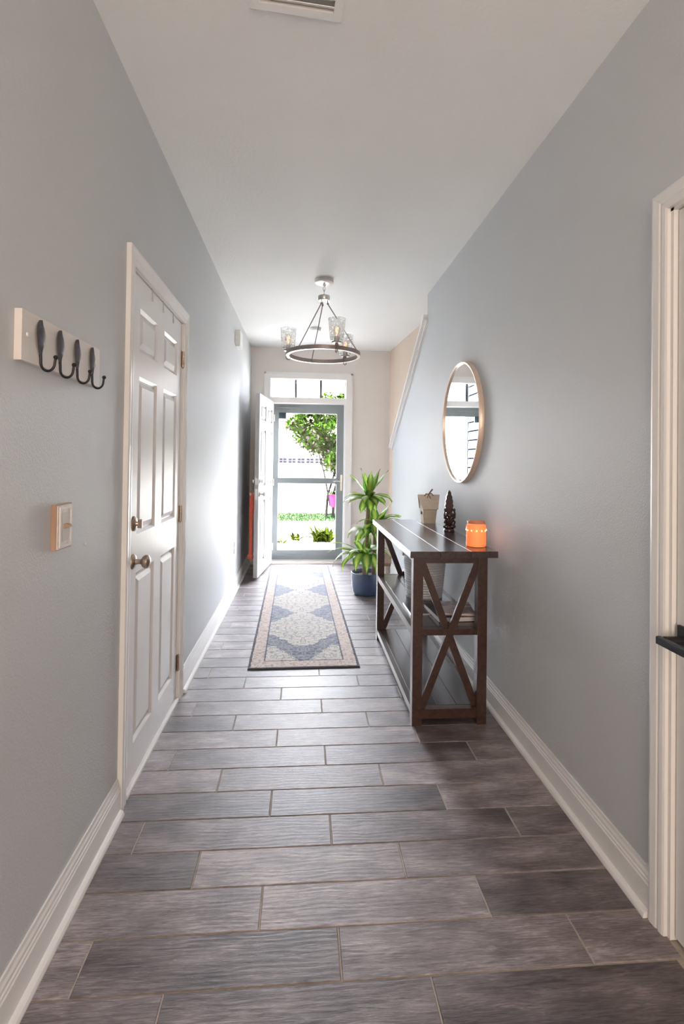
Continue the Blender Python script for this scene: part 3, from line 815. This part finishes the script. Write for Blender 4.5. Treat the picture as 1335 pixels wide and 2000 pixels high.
for sg in (-1, 1):
    mb.tube([(sx_ + sg * .020, sy2, TZ + .085), (sx_ + sg * .033, sy2 - .006, TZ + .090), (sx_ + sg * .035, sy2 - .008, TZ + .115), (sx_ + sg * .030, sy2 - .008, TZ + .135)], [.009, .008, .0065, .006], 8)
    mb.tube([(sx_ + sg * .022, sy2 - .004, TZ + .078), (sx_ + sg * .034, sy2 - .014, TZ + .062), (sx_ + sg * .026, sy2 - .022, TZ + .050)], [.008, .007, .006], 8)
    mb.ball((sx_ + sg * .030, sy2 - .008, TZ + .142), .009, .007, .010)
mb.build('seated_body', M_fig, fg, True)
mb = MB(); prof = []
for i in range(13):
    t = i / 12; w = .028 * math.sin(PI * (t * .86 + .12)) ** .75 * (1 - .15 * t) + .002 * (1 if i % 2 else -1)
    prof.append((w, TZ + .095 + .175 * t))
poly = [(sx_ - w, z) for w, z in prof] + [(sx_ + w, z) for w, z in prof[::-1]]
mb.prism(poly, 'y', sy2 + .002, sy2 + .016)
mb.build('leaf_back', M_fig, fg)

# orange lit candle jar
cx_, cy_ = .938, 2.672
cj = thing('candle_jar', 'glowing orange glass candle jar on the console table', 'candle', (cx_, cy_, TZ))
m, nt, n, l, b = nodes('glowing_orange_wax')
b.inputs['Base Color'].default_value = (.90, .36, .15, 1); b.inputs['Roughness'].default_value = .35
b.inputs['Emission Color'].default_value = (1, .27, .09, 1); b.inputs['Emission Strength'].default_value = .60
M_wax = m
r = .054
MB().lathe([(.001, TZ + .004), (r - .004, TZ + .004), (r - .002, TZ + .010), (r - .002, TZ + .112), (r - .008, TZ + .119), (.001, TZ + .119)], (cx_, cy_, 0), 'z', 36).build('wax', M_wax, cj, True)
MB().lathe([(.001, TZ), (r - .002, TZ), (r, TZ + .005), (r, TZ + .116), (r - .008, TZ + .124), (r - .008, TZ + .134)], (cx_, cy_, 0), 'z', 36, cap=False).build('glass_jar', glass('jar_glass', (1, .93, .88), .03, 1.0), cj, True)
MB().lathe([(r - .011, TZ + .1255), (r - .0065, TZ + .1255), (r - .0065, TZ + .136), (r - .011, TZ + .136), (r - .011, TZ + .1255)], (cx_, cy_, 0), 'z', 36, cap=False).build('rim', simple('orange_rim', (.55, .25, .13), .25), cj, True)
M_dot = emit('fairy_light_glow', (1, .62, .28), 5.0)
for k in range(12):
    a = 2 * PI * k / 12 + .24
    MB().ball((cx_ + (r - .001) * math.cos(a), cy_ + (r - .001) * math.sin(a), TZ + .090), .0030, seg=10, rings=6).build('fairy_light', M_dot, cj, True)

# ---- things on the middle shelf
SZ = .488
bk = thing('ribbed_bucket', 'grey ribbed metal bucket on the console table shelf', 'bucket', (.795, 3.20, SZ))
M_bucket = simple('grey_galvanised', (.55, .57, .60), .5, .2, noise=.08, nscale=30)
prof = [(.001, SZ), (.112, SZ)]
nr = 18
for i in range(nr + 1):
    t = i / nr; R_ = .112 + .028 * t; z = SZ + .004 + .285 * t
    prof += [(R_, z), (R_ + .004, z + .006)]
prof += [(.146, SZ + .300), (.146, SZ + .306), (.138, SZ + .306), (.110, SZ + .012), (.001, SZ + .012)]
MB().lathe(prof, (.785, 3.20, 0), 'z', 44).build('body', M_bucket, bk, True)
for sg in (-1, 1): MB().box(.785 + sg * .143 - .006, .785 + sg * .143 + .006, 3.17, 3.23, SZ + .262, SZ + .295).build('handle_ear', M_bucket, bk)

def printed(name, c1, c2, scale):
    m, nt, n, l, b = nodes(name)
    tc = n.new('ShaderNodeTexCoord'); v = n.new('ShaderNodeTexNoise'); v.inputs['Scale'].default_value = scale; v.inputs['Detail'].default_value = 2
    l.new(tc.outputs['Object'], v.inputs['Vector'])
    r = ramp(nt, [(.42, c1), (.5, c1), (.55, c2)]); l.new(v.outputs['Fac'], r.inputs[0]); l.new(r.outputs[0], b.inputs['Base Color'])
    b.inputs['Roughness'].default_value = .3
    return m
M_pages = simple('page_edges', (.72, .68, .66), .7, noise=.08, nscale=200, stretch=(1, 1, 60))
def flat_book(name, label, cat, cx, cy, z0, w, dpt, h, rz, cover):
    o = thing(name, label, cat, (cx, cy, z0), rz=rz)
    if cover is None: return o
    MB().box(-w / 2, w / 2, -dpt / 2, dpt / 2, h - .0025, h).build('cover', cover, o, local=True)
    MB().box(-w / 2, w / 2, -dpt / 2, dpt / 2, 0, .0025).build('back_cover', cover, o, local=True)
    MB().box(-w / 2 + .003, w / 2 - .001, -dpt / 2 + .003, dpt / 2 - .003, .0025, h - .0025).build('pages', M_pages, o, local=True)
    return o
M_folder = simple('black_folder', (.012, .012, .014), .45)
flat_book('binder', 'black binder lying under the magazine on the shelf', 'binder', .832, 2.80, SZ, .215, .27, .028, .06, M_folder)
flat_book('magazine', 'pink brown glossy magazine lying on the black binder', 'magazine', .872, 2.800, SZ + .028, .175, .235, .014, -.16,
          printed('magazine_print', (.46, .33, .31), (.20, .12, .10), 14))
tb = thing('tablet', 'thin dark tablet with pale edge lying left on the shelf', 'tablet', (.672, 2.90, SZ))
MB().box(.612, .722, 2.80, 3.02, SZ, SZ + .006).build('body', simple('pale_metal', (.7, .7, .72), .3, .6), tb)
MB().box(.614, .720, 2.802, 3.018, SZ + .006, SZ + .0075).build('screen', simple('dark_screen', (.03, .03, .035), .15), tb)

# ================================================================== RUG
def rug_material():
    m, nt, n, l, b = nodes('faded_persian_weave')
    tc = n.new('ShaderNodeTexCoord')
    sep = n.new('ShaderNodeSeparateXYZ'); l.new(tc.outputs['Object'], sep.inputs[0])
    def mth(op, a, bb=None, c=None):
        x = n.new('ShaderNodeMath'); x.operation = op
        for i, q in enumerate((a, bb, c)):
            if q is None: continue
            if isinstance(q, (int, float)): x.inputs[i].default_value = q
            else: l.new(q, x.inputs[i])
        return x.outputs[0]
    def noise(scale, detail=3, vec=None, st=None):
        t = n.new('ShaderNodeTexNoise'); t.inputs['Scale'].default_value = scale; t.inputs['Detail'].default_value = detail
        src = vec or tc.outputs['Object']
        if st:
            mp = n.new('ShaderNodeMapping'); mp.inputs['Scale'].default_value = st; l.new(src, mp.inputs[0]); src = mp.outputs[0]
        l.new(src, t.inputs['Vector']); return t.outputs['Fac']
    au = mth('ABSOLUTE', sep.outputs[0]); v = sep.outputs[1]
    # mirrored coordinates make motifs symmetric
    ph = mth('SUBTRACT', mth('PINGPONG', mth('ADD', v, .005 + .78 * 4), .39), 0.)   # 0 at blue band? .39 at ...
    sym = n.new('ShaderNodeCombineXYZ'); l.new(au, sym.inputs[0]); l.new(ph, sym.inputs[1])
    n1 = noise(26, 3, sym.outputs[0]); n2 = noise(60, 2, sym.outputs[0]); nw = noise(9, 5); nl = noise(9, 3, sym.outputs[0])
    # medallion centres at v = .775 + .78 k ; pingpong distance from centre
    dist = mth('PINGPONG', mth('ADD', v, -.775 + .78 * 4), .39)      # 0 at centre, .39 at band
    wob = mth('ADD', mth('MULTIPLY', mth('SUBTRACT', n1, .5), .45), mth('MULTIPLY', mth('SUBTRACT', nl, .5), .55))
    dia = mth('ADD', mth('ADD', mth('DIVIDE', au, .42), mth('DIVIDE', dist, .42)), wob)
    med = mth('LESS_THAN', dia, 1.0)
    # end spandrels (cream corners)
    vend = mth('MINIMUM', v, mth('SUBTRACT', 3.12, v))
    end = mth('LESS_THAN', vend, .385)
    sp_ = mth('GREATER_THAN', mth('ADD', mth('ADD', au, mth('MULTIPLY', mth('SUBTRACT', .385, vend), .62)), mth('MULTIPLY', mth('SUBTRACT', n1, .5), .14)), .205)
    cream = mth('MAXIMUM', mth('MULTIPLY', med, mth('SUBTRACT', 1, end)), mth('MULTIPLY', end, sp_))
    # fine ring lines inside the medallions
    ringv = mth('ABSOLUTE', mth('SUBTRACT', mth('FRACT', mth('MULTIPLY', dia, 6.5)), .5))
    ring = mth('MULTIPLY', mth('LESS_THAN', ringv, .13), mth('GREATER_THAN', n2, .46))
    vor = n.new('ShaderNodeTexVoronoi'); vor.feature = 'DISTANCE_TO_EDGE'; vor.inputs['Scale'].default_value = 24; l.new(sym.outputs[0], vor.inputs['Vector'])
    vl = mth('LESS_THAN', vor.outputs['Distance'], .07)
    motif = mth('MINIMUM', 1, mth('ADD', ring, mth('MULTIPLY', vl, mth('GREATER_THAN', n1, .5))))
    def col(c):
        x = n.new('ShaderNodeRGB'); x.outputs[0].default_value = (*c, 1); return x.outputs[0]
    def mix(f, a, bb):
        x = n.new('ShaderNodeMix'); x.data_type = 'RGBA'
        if isinstance(f, (int, float)): x.inputs[0].default_value = f
        else: l.new(f, x.inputs[0])
        l.new(a, x.inputs[6]); l.new(bb, x.inputs[7]); return x.outputs[2]
    blue = mix(nw, col((.055, .075, .14)), col((.33, .34, .40)))
    blue = mix(mth('MULTIPLY', mth('MAXIMUM', vl, mth('GREATER_THAN', noise(34, 4), .58)), .6), blue, col((.50, .49, .48)))
    crm = mix(noise(40, 3), col((.56, .53, .49)), col((.80, .77, .72)))
    crm = mix(mth('MULTIPLY', motif, .60), crm, col((.16, .16, .20)))
    field = mix(cream, blue, crm)
    # border
    bn = noise(38, 3); brd = mix(bn, col((.56, .46, .42)), col((.80, .74, .68)))
    brd = mix(mth('MULTIPLY', mth('GREATER_THAN', noise(60, 2), .56), .55), brd, col((.30, .21, .22)))
    inb = mth('MAXIMUM', mth('GREATER_THAN', au, .262), mth('LESS_THAN', vend, .115))
    res = mix(inb, field, brd)
    e1 = mth('MULTIPLY', mth('LESS_THAN', mth('ABSOLUTE', mth('SUBTRACT', au, .262)), .005), mth('GREATER_THAN', vend, .11))
    e2 = mth('MULTIPLY', mth('LESS_THAN', mth('ABSOLUTE', mth('SUBTRACT', vend, .115)), .005), mth('LESS_THAN', au, .266))
    res = mix(mth('MULTIPLY', mth('MAXIMUM', e1, e2), .8), res, col((.06, .07, .12)))
    oe = mth('MAXIMUM', mth('GREATER_THAN', mth('ADD', au, mth('MULTIPLY', mth('SUBTRACT', noise(30), .5), .012)), .346), mth('LESS_THAN', vend, .014))
    res = mix(mth('MULTIPLY', oe, .85), res, col((.045, .05, .085)))
    # abrasion
    res = mix(mth('MULTIPLY', mth('GREATER_THAN', noise(6, 6, None, (1, 14, 1)), .60), .35), res, col((.60, .57, .54)))
    l.new(res, b.inputs['Base Color']); b.inputs['Roughness'].default_value = .95
    b.inputs['Specular IOR Level'].default_value = .15
    bp = n.new('ShaderNodeBump'); bp.inputs['Strength'].default_value = .5; bp.inputs['Distance'].default_value = .003
    l.new(noise(260, 2), bp.inputs['Height']); l.new(bp.outputs[0], b.inputs['Normal'])
    return m
rg = thing('runner_rug', 'faded blue and cream patterned runner rug before the door', 'rug', (.0255, 3.285, 0), rz=.0166)
MB().box(-.3625, .3625, 0, 3.12, .0003, .0085, .003).build('pile', rug_material(), rg, local=True)
M_bind = simple('rug_binding', (.05, .05, .06), .9)
MB().box(-.3625, .3625, -.006, .0, .0003, .0075, .002).build('end_binding', M_bind, rg, local=True)

# ================================================================== POTTED PLANT
PX, PY = .655, 5.105
pp = thing('potted_dracaena', 'tall striped leaf dracaena plant in a blue pot', 'plant', (PX, PY, 0))
M_pot = simple('blue_glazed_pot', (.055, .095, .19), .32, noise=.1, nscale=12, coat=.4)
MB().lathe([(.001, 0), (.118, 0), (.130, .008), (.140, .03), (.150, .10), (.155, .21), (.156, .218), (.150, .222), (.144, .216), (.140, .17), (.001, .17)], (PX, PY, 0), 'z', 48).build('pot', M_pot, pp, True)
MB().lathe([(.001, .168), (.141, .168), (.141, .185), (.10, .19), (.001, .192)], (PX, PY, 0), 'z', 32).build('soil', M_soil, pp)
M_cane = simple('cane_bark', (.25, .18, .12), .85, noise=.25, nscale=40, bump=1, bscale=60, stretch=(1, 1, 4))
canes = [((PX - .005, PY, .18), (PX + .003, PY + .005, .60), (PX + .012, PY, .985), .021),
         ((PX + .075, PY + .02, .18), (PX + .085, PY + .02, .45), (PX + .090, PY + .02, .70), .020),
         ((PX - .03, PY - .045, .18), (PX - .032, PY - .05, .28), (PX - .03, PY - .05, .40), .017)]
for a, b, c, r in canes: MB().tube([a, b, c], [r * 1.05, r, r * .95], 12).build('cane', M_cane, pp, True)
m, nt, n, l, b = nodes('striped_leaf')
uvn = n.new('ShaderNodeUVMap'); sp2 = n.new('ShaderNodeSeparateXYZ'); l.new(uvn.outputs[0], sp2.inputs[0])
oi = n.new('ShaderNodeObjectInfo')
r = ramp(nt, [(0, (.07, .20, .03)), (.22, (.10, .27, .04)), (.34, (.36, .50, .08)), (.5, (.50, .60, .12)), (.66, (.36, .50, .08)), (.78, (.10, .27, .04)), (1, (.07, .20, .03))])
l.new(sp2.outputs[0], r.inputs[0])
hs = n.new('ShaderNodeHueSaturation'); mm = n.new('ShaderNodeMath'); mm.operation = 'MULTIPLY_ADD'; mm.inputs[1].default_value = .5; mm.inputs[2].default_value = .7
l.new(oi.outputs['Random'], mm.inputs[0]); l.new(mm.outputs[0], hs.inputs['Value']); l.new(r.outputs[0], hs.inputs['Color'])
l.new(hs.outputs[0], b.inputs['Base Color']); b.inputs['Roughness'].default_value = .35
tl = n.new('ShaderNodeBsdfTranslucent'); l.new(hs.outputs[0], tl.inputs[0])
ms = n.new('ShaderNodeMixShader'); ms.inputs[0].default_value = .38
l.new(b.outputs[0], ms.inputs[1]); l.new(tl.outputs[0], ms.inputs[2]); l.new(ms.outputs[0], n['Material Output'].inputs[0])
M_leaf = m
def leaf(base, az, elev, length, width, droop, parent, mat=M_leaf, name='leaf', segs=9, twist=0.):
    p = Vector(base); e = elev; mb = MB(); rows = []
    st = length / segs
    for i in range(segs + 1):
        t = i / segs
        w = width * (.30 + .70 * math.sin(PI * min(1, t * 1.05 + .08)) ** .8) * (1 if t < .75 else max(.04, 1 - ((t - .75) / .25) ** 1.6))
        dirv = Vector((math.cos(az) * math.cos(e), math.sin(az) * math.cos(e), math.sin(e)))
        side = Vector((-math.sin(az), math.cos(az), 0))
        upv = side.cross(dirv)
        side = (side * math.cos(twist * t) + upv * math.sin(twist * t))
        upv = -side.cross(dirv)
        wave = .006 * math.sin(t * 9 + az * 3)
        rows.append([p + side * w + upv * (.18 * w + wave) * (-1), p, p - side * w + upv * (.18 * w - wave) * (-1)])
        p = p + dirv * st; e -= droop / segs * (.4 + 1.2 * t)
    for r_ in rows: mb.v += [tuple(q) for q in r_]
    for i in range(segs):
        for j in range(2): mb.f.append((i * 3 + j, i * 3 + j + 1, (i + 1) * 3 + j + 1, (i + 1) * 3 + j))
    off = ORG[parent.name]
    me = mb.mesh(name, mat, off, True)
    ul = me.uv_layers.new(name='UVMap')
    for lp in me.loops:
        vi = lp.vertex_index; ul.data[lp.index].uv = ((vi % 3) / 2, (vi // 3) / segs)
    o = bpy.data.objects.new(name, me); COL.objects.link(o); o.parent = parent
    return o
rnd = random.Random(4)
def D2(d): return math.radians(d)
def crown(c, spec):
    for az, el, ln, wd_, dr in spec: leaf(c, D2(az), D2(el), ln * 1.12, wd_ * 1.5, dr * 1.2, pp, twist=rnd.uniform(-.5, .5))
# top crown
crown((PX + .012, PY, .985), [
    (100, 75, .26, .030, .9), (175, 60, .26, .034, .55), (160, 80, .27, .032, .3), (20, 72, .28, .034, .35), (345, 60, .30, .033, .3), (60, 80, .24, .03, .3),
    (195, 25, .25, .036, 1.3), (210, 8, .24, .036, 1.0), (180, 5, .26, .036, .9), (340, 22, .25, .034, 1.5), (5, 25, .27, .034, 1.9), (320, 10, .22, .036, 1.6),
    (250, 20, .22, .036, 1.9), (270, -15, .22, .036, 1.2), (290, 5, .2, .036, 1.5), (230, -30, .20, .032, .9), (30, 10, .22, .03, 1.6), (280, 45, .2, .034, 1.6), (130, 20, .2, .034, 1.7), (75, 15, .2, .03, 1.7), (300, -35, .18, .03, .8)])
# right crown (behind the table corner)
crown((PX + .090, PY + .02, .70), [
    (10, 62, .26, .030, .5), (350, 50, .27, .036, 1.5), (340, 35, .26, .034, 1.2), (10, 40, .27, .032, 1.3), (200, 40, .22, .034, 1.7), (230, 15, .24, .036, 1.5),
    (260, 20, .24, .036, 2.0), (280, -10, .22, .036, 1.2), (300, 10, .24, .036, 1.5), (90, 60, .24, .03, .8), (180, 65, .2, .03, .6), (320, 60, .2, .03, .6), (215, -20, .24, .036, .8)])
# middle side leaves of the tall cane
crown((PX + .006, PY - .005, .66), [(205, 20, .26, .036, 1.9), (235, 5, .27, .038, 1.6), (290, 10, .22, .036, 1.8), (255, 30, .20, .034, 2.2), (70, 70, .2, .03, .8), (20, 50, .22, .03, .9)])
# low crown
crown((PX - .03, PY - .05, .40), [
    (185, 30, .36, .030, 1.2), (200, 25, .38, .034, 1.9), (215, 18, .34, .034, 2.0), (245, 25, .33, .040, 2.3), (268, 22, .34, .042, 2.4), (290, 20, .33, .040, 2.4), (310, 28, .30, .036, 2.2),
    (170, 40, .32, .030, 1.0), (60, 65, .22, .03, .8), (330, 40, .30, .036, 2.0), (350, 45, .26, .03, 1.6), (20, 50, .25, .03, 1.3), (230, 45, .30, .034, 2.2), (275, 55, .22, .03, 2.0), (130, 60, .2, .028, 1.0)])

# ================================================================== OUTSIDE
GZ = -.15
M_conc = simple('pale_concrete', (.50, .49, .47), .85, noise=.08, nscale=6, bump=.3, bscale=60)
M_mulch = simple('pale_gravel_bed', (.42, .40, .37), .95, noise=.25, nscale=30, bump=1, bscale=40)
M_lawn = simple('lawn_soil', (.02, .032, .014), .95, spec=0, noise=.3, nscale=8)
M_leafd = simple('tree_leaf_green', (.0058, .0125, .0016), .8, spec=0, noise=.75, nscale=5)
M_blos = simple('pale_pink_blossom', (.026, .019, .019), .8, spec=0, noise=.3, nscale=10)
M_grass = simple('grass_green', (.0036, .0095, .0034), .8, spec=0, noise=.4, nscale=3)
struct('porch_slab', MB().box(-3, 3, D + .17, 8.7, GZ - .3, GZ + .06), M_conc, 'pale concrete porch slab outside the front door', 'porch')
struct('garden_bed', MB().box(-8, 8, 8.7, 12.3, GZ - .4, GZ), M_mulch, 'pale gravel bed between porch and lawn', 'garden bed')
struct('lawn_ground', MB().box(-30, 30, 12.3, 14.2, GZ - .4, GZ), M_lawn, 'lawn strip beyond the gravel bed', 'lawn')
struct('street', MB().box(-60, 60, 14.2, 34, GZ - .4, GZ - .02), M_conc, 'sunlit pale street and driveway behind the lawn', 'street')
mb = MB(); rnd = random.Random(11)
for i in range(7000):
    x = rnd.uniform(-3, 4.5); y = rnd.uniform(12.3, 14.1); h = rnd.uniform(.03, .075); a = rnd.uniform(0, PI)
    dx, dy = .008 * math.cos(a), .008 * math.sin(a); lx_ = rnd.uniform(-.03, .03)
    mb.quad((x - dx, y - dy, GZ), (x + dx, y + dy, GZ), (x + lx_, y, GZ + h))
me = bpy.data.meshes.new('lawn_grass'); me.from_pydata(mb.v, [], mb.f); me.materials.append(M_grass)
o = bpy.data.objects.new('lawn_grass', me); COL.objects.link(o); tag(o, 'short green lawn grass growing on the strip under the tree', 'grass', kind='stuff')

# neighbour's garage
M_hw = simple('white_siding_paint', (.75, .74, .72), .7)
nb = thing('neighbour_garage', 'white garage with small windows across the street', 'garage', (-.5, 34, GZ))
MB().box(-9, 8, 34, 40, GZ - .3, 3.4).build('wall', M_hw, nb)
gd = MB().box(-2.9, 2.4, 33.9, 34, GZ - .3, 1.75).build('garage_door', M_hw, nb)
for i in range(8):
    cx2 = -2.55 + i * .60
    for dx in (-.13, .13):
        for dz in (-.085, .085):
            MB().box(cx2 + dx - .118, cx2 + dx + .118, 33.87, 33.9, 1.28 + dz - .075, 1.28 + dz + .075).build('pane', simple('dark_pane', (.004, .004, .006), .8, spec=0) if i == 0 and dx < 0 and dz < 0 else bpy.data.materials['dark_pane'], gd)
for z in (.2, .65, 1.08): MB().box(-2.9, 2.4, 33.885, 33.9, z, z + .02).build('panel_seam', M_conc, gd)
MB().prism([(-9.6, 3.4), (8.6, 3.4), (5.5, 6.0), (-6.5, 6.0)], 'y', 33.6, 40.4).build('roof', simple('brown_shingles', (.22, .17, .13), .9, noise=.2, nscale=5), nb)
MB().box(-3.6, -3.2, 33.8, 34, GZ, 3.2).build('brick_pier', simple('tan_brick', (.040, .030, .022), .9, spec=0), nb)

# flowering tree
tr = thing('flowering_tree', 'leafy flowering tree on the lawn outside the door', 'tree', (.75, 13.3, GZ))
M_bark = simple('grey_brown_bark', (.007, .006, .0055), .9, spec=0, noise=.3, nscale=12)
for pth, r0 in (([(.62, 13.4, GZ), (.66, 13.4, .4), (.85, 13.35, 1.1), (.95, 13.3, 2.0)], .035), ([(.80, 13.3, GZ), (.82, 13.3, .5), (1.0, 13.2, 1.2), (1.2, 13.2, 2.2)], .04), ([(.72, 13.2, GZ + .3), (.55, 13.2, 1.0), (.35, 13.1, 1.7)], .022)):
    MB().tube(pth, [r0, r0 * .85, r0 * .7, r0 * .5][:len(pth)], 8).build('trunk', M_bark, tr, True)
rnd = random.Random(21)
mb, bb = MB(), MB()
clumps = []
for i in range(250):
    a, q = rnd.uniform(0, 2 * PI), rnd.random() ** .5
    x = 1.05 + 1.65 * q * math.cos(a); z = 1.95 + 1.0 * q * math.sin(a); y = 13.2 + rnd.uniform(-.8, .8)
    # lower left is open: keep the crown's underside rising to the left
    if z < 1.05 + (.75 - x) * 1.05 and x < .75: continue
    if z < .95: continue
    clumps.append((x, y, z, rnd.uniform(.12, .26)))
for (x, y, z, R_) in clumps:
    for i in range(70):
        p = Vector((rnd.gauss(0, 1), rnd.gauss(0, 1), rnd.gauss(0, 1))).normalized() * R_ * rnd.uniform(.4, 1)
        c = Vector((x, y, z)) + p
        u = Vector((rnd.gauss(0, 1), rnd.gauss(0, 1), rnd.gauss(0, 1))).normalized(); w = u.cross(Vector((rnd.gauss(0, 1), rnd.gauss(0, 1), 1))).normalized()
        s1, s2 = rnd.uniform(.045, .08), rnd.uniform(.024, .036)
        tgt = bb if rnd.random() < .17 else mb
        tgt.quad(c - u * s1, c + w * s2, c + u * s1, c - w * s2)
for nm, q, mat in (('foliage', mb, M_leafd), ('blossom', bb, M_blos)):
    me = bpy.data.meshes.new(nm); off = ORG[tr.name]
    me.from_pydata([(v[0] - off[0], v[1] - off[1], v[2] - off[2]) for v in q.v], [], q.f); me.materials.append(mat)
    o = bpy.data.objects.new(nm, me); COL.objects.link(o); o.parent = tr; o['kind'] = 'stuff'

# pink pot on a garden hook under the tree
hp = thing('garden_hook', 'dark garden hook pole standing under the tree', 'garden hook', (.93, 12.6, GZ))
MB().tube([(.93, 12.6, GZ), (.93, 12.6, .78), (.91, 12.6, .86), (.85, 12.6, .89), (.79, 12.6, .86), (.775, 12.6, .80)], .009, 8).build('pole', M_black, hp, True)
pk = thing('pink_flower_pot', 'bright pink hanging pot of flowers under the tree', 'flower pot', (.775, 12.6, .16))
MB().lathe([(.001, .18), (.085, .18), (.13, .48), (.138, .48), (.138, .50), (.125, .50), (.12, .47), (.001, .47)], (.775, 12.6, 0), 'z', 24).build('pot', simple('hot_pink_plastic', (.024, .006, .017), .8, spec=0), pk, True)
for a in (0, 2.1, 4.2): MB().tube([(.775 + .13 * math.cos(a), 12.6 + .13 * math.sin(a), .495), (.775, 12.6, .80)], .003, 6).build('hanger_wire', M_black, pk)
rnd = random.Random(5); ORG[pk.name] = (.775, 12.6, .16)
for i in range(26):
    leaf((.775 + rnd.uniform(-.07, .07), 12.6 + rnd.uniform(-.07, .07), .47), rnd.uniform(0, 6.28), rnd.uniform(.2, 1.3), rnd.uniform(.10, .20), .02, rnd.uniform(.5, 1.6), pk, M_leafd, 'leaf', 4)
for i in range(9):
    MB().ball((.775 + rnd.uniform(-.13, .13), 12.6 + rnd.uniform(-.13, .05), rnd.uniform(.52, .62)), .02, .02, .014, 8, 5).build('flower', M_blos, pk)

# strappy plants in the bed
def clump(x, y, n_, ln, label, seed, spread=1.):
    rr_ = random.Random(seed)
    o = thing('daylily', label, 'garden plant', (x, y, GZ), 'daylilies in the gravel bed')
    for i in range(n_):
        leaf((x + rr_.uniform(-.10, .10) * spread, y + rr_.uniform(-.08, .08), GZ), rr_.uniform(0, 6.28), rr_.uniform(.6, 1.35), ln * rr_.uniform(.7, 1.15), .026, rr_.uniform(.9, 2.0), o, M_lily, 'leaf', 6)
M_lily = simple('daylily_green', (.0130, .0185, .0016), .8, spec=0, noise=.3, nscale=6)
clump(.36, 9.30, 80, .33, 'largest bright green daylily clump seen through the lower storm door glass', 1, 1.6)
clump(-.15, 9.45, 16, .20, 'small sparse daylily clump left of the largest one', 2)
clump(-.41, 9.15, 8, .13, 'smallest daylily clump near the left door edge', 3)

# porch side wall with lap siding
ps = thing('porch_side_wall', 'lap sided porch wall left of the front door', 'wall', (-.90, 7.7, GZ), kind='structure')
M_gap = simple('siding_shadow_gap', (.003, .003, .004), .9, spec=0)  # shadow under the laps painted as a near black core
MB().box(-1.05, -.800, D + .17, 8.60, GZ, 2.95).build('wall_core', M_gap, ps)
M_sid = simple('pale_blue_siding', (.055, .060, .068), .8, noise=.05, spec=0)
for i in range(20):
    z0 = GZ + i * .155
    MB().prism([(-.800, z0 + .022), (-.776, z0 + .022), (-.786, z0 + .155), (-.800, z0 + .155)], 'y', D + .17, 8.585).build('siding_board', M_sid, ps)
MB().box(-1.06, -.770, 8.60, 8.70, GZ, 2.95).build('corner_board', M_sid, ps)
struct('porch_roof', MB().box(-1.5, 3.2, D + .16, 7.7, 2.95, 3.1), M_hw, 'white porch ceiling above the front step', 'porch roof')
struct('house_front', MB().box(-3, A - WT - .03, D, D + .16, GZ, 3.2).box(1.42, 5, D, D + .16, GZ, 3.2), M_hw, 'outer face of the house beside the door', 'wall')
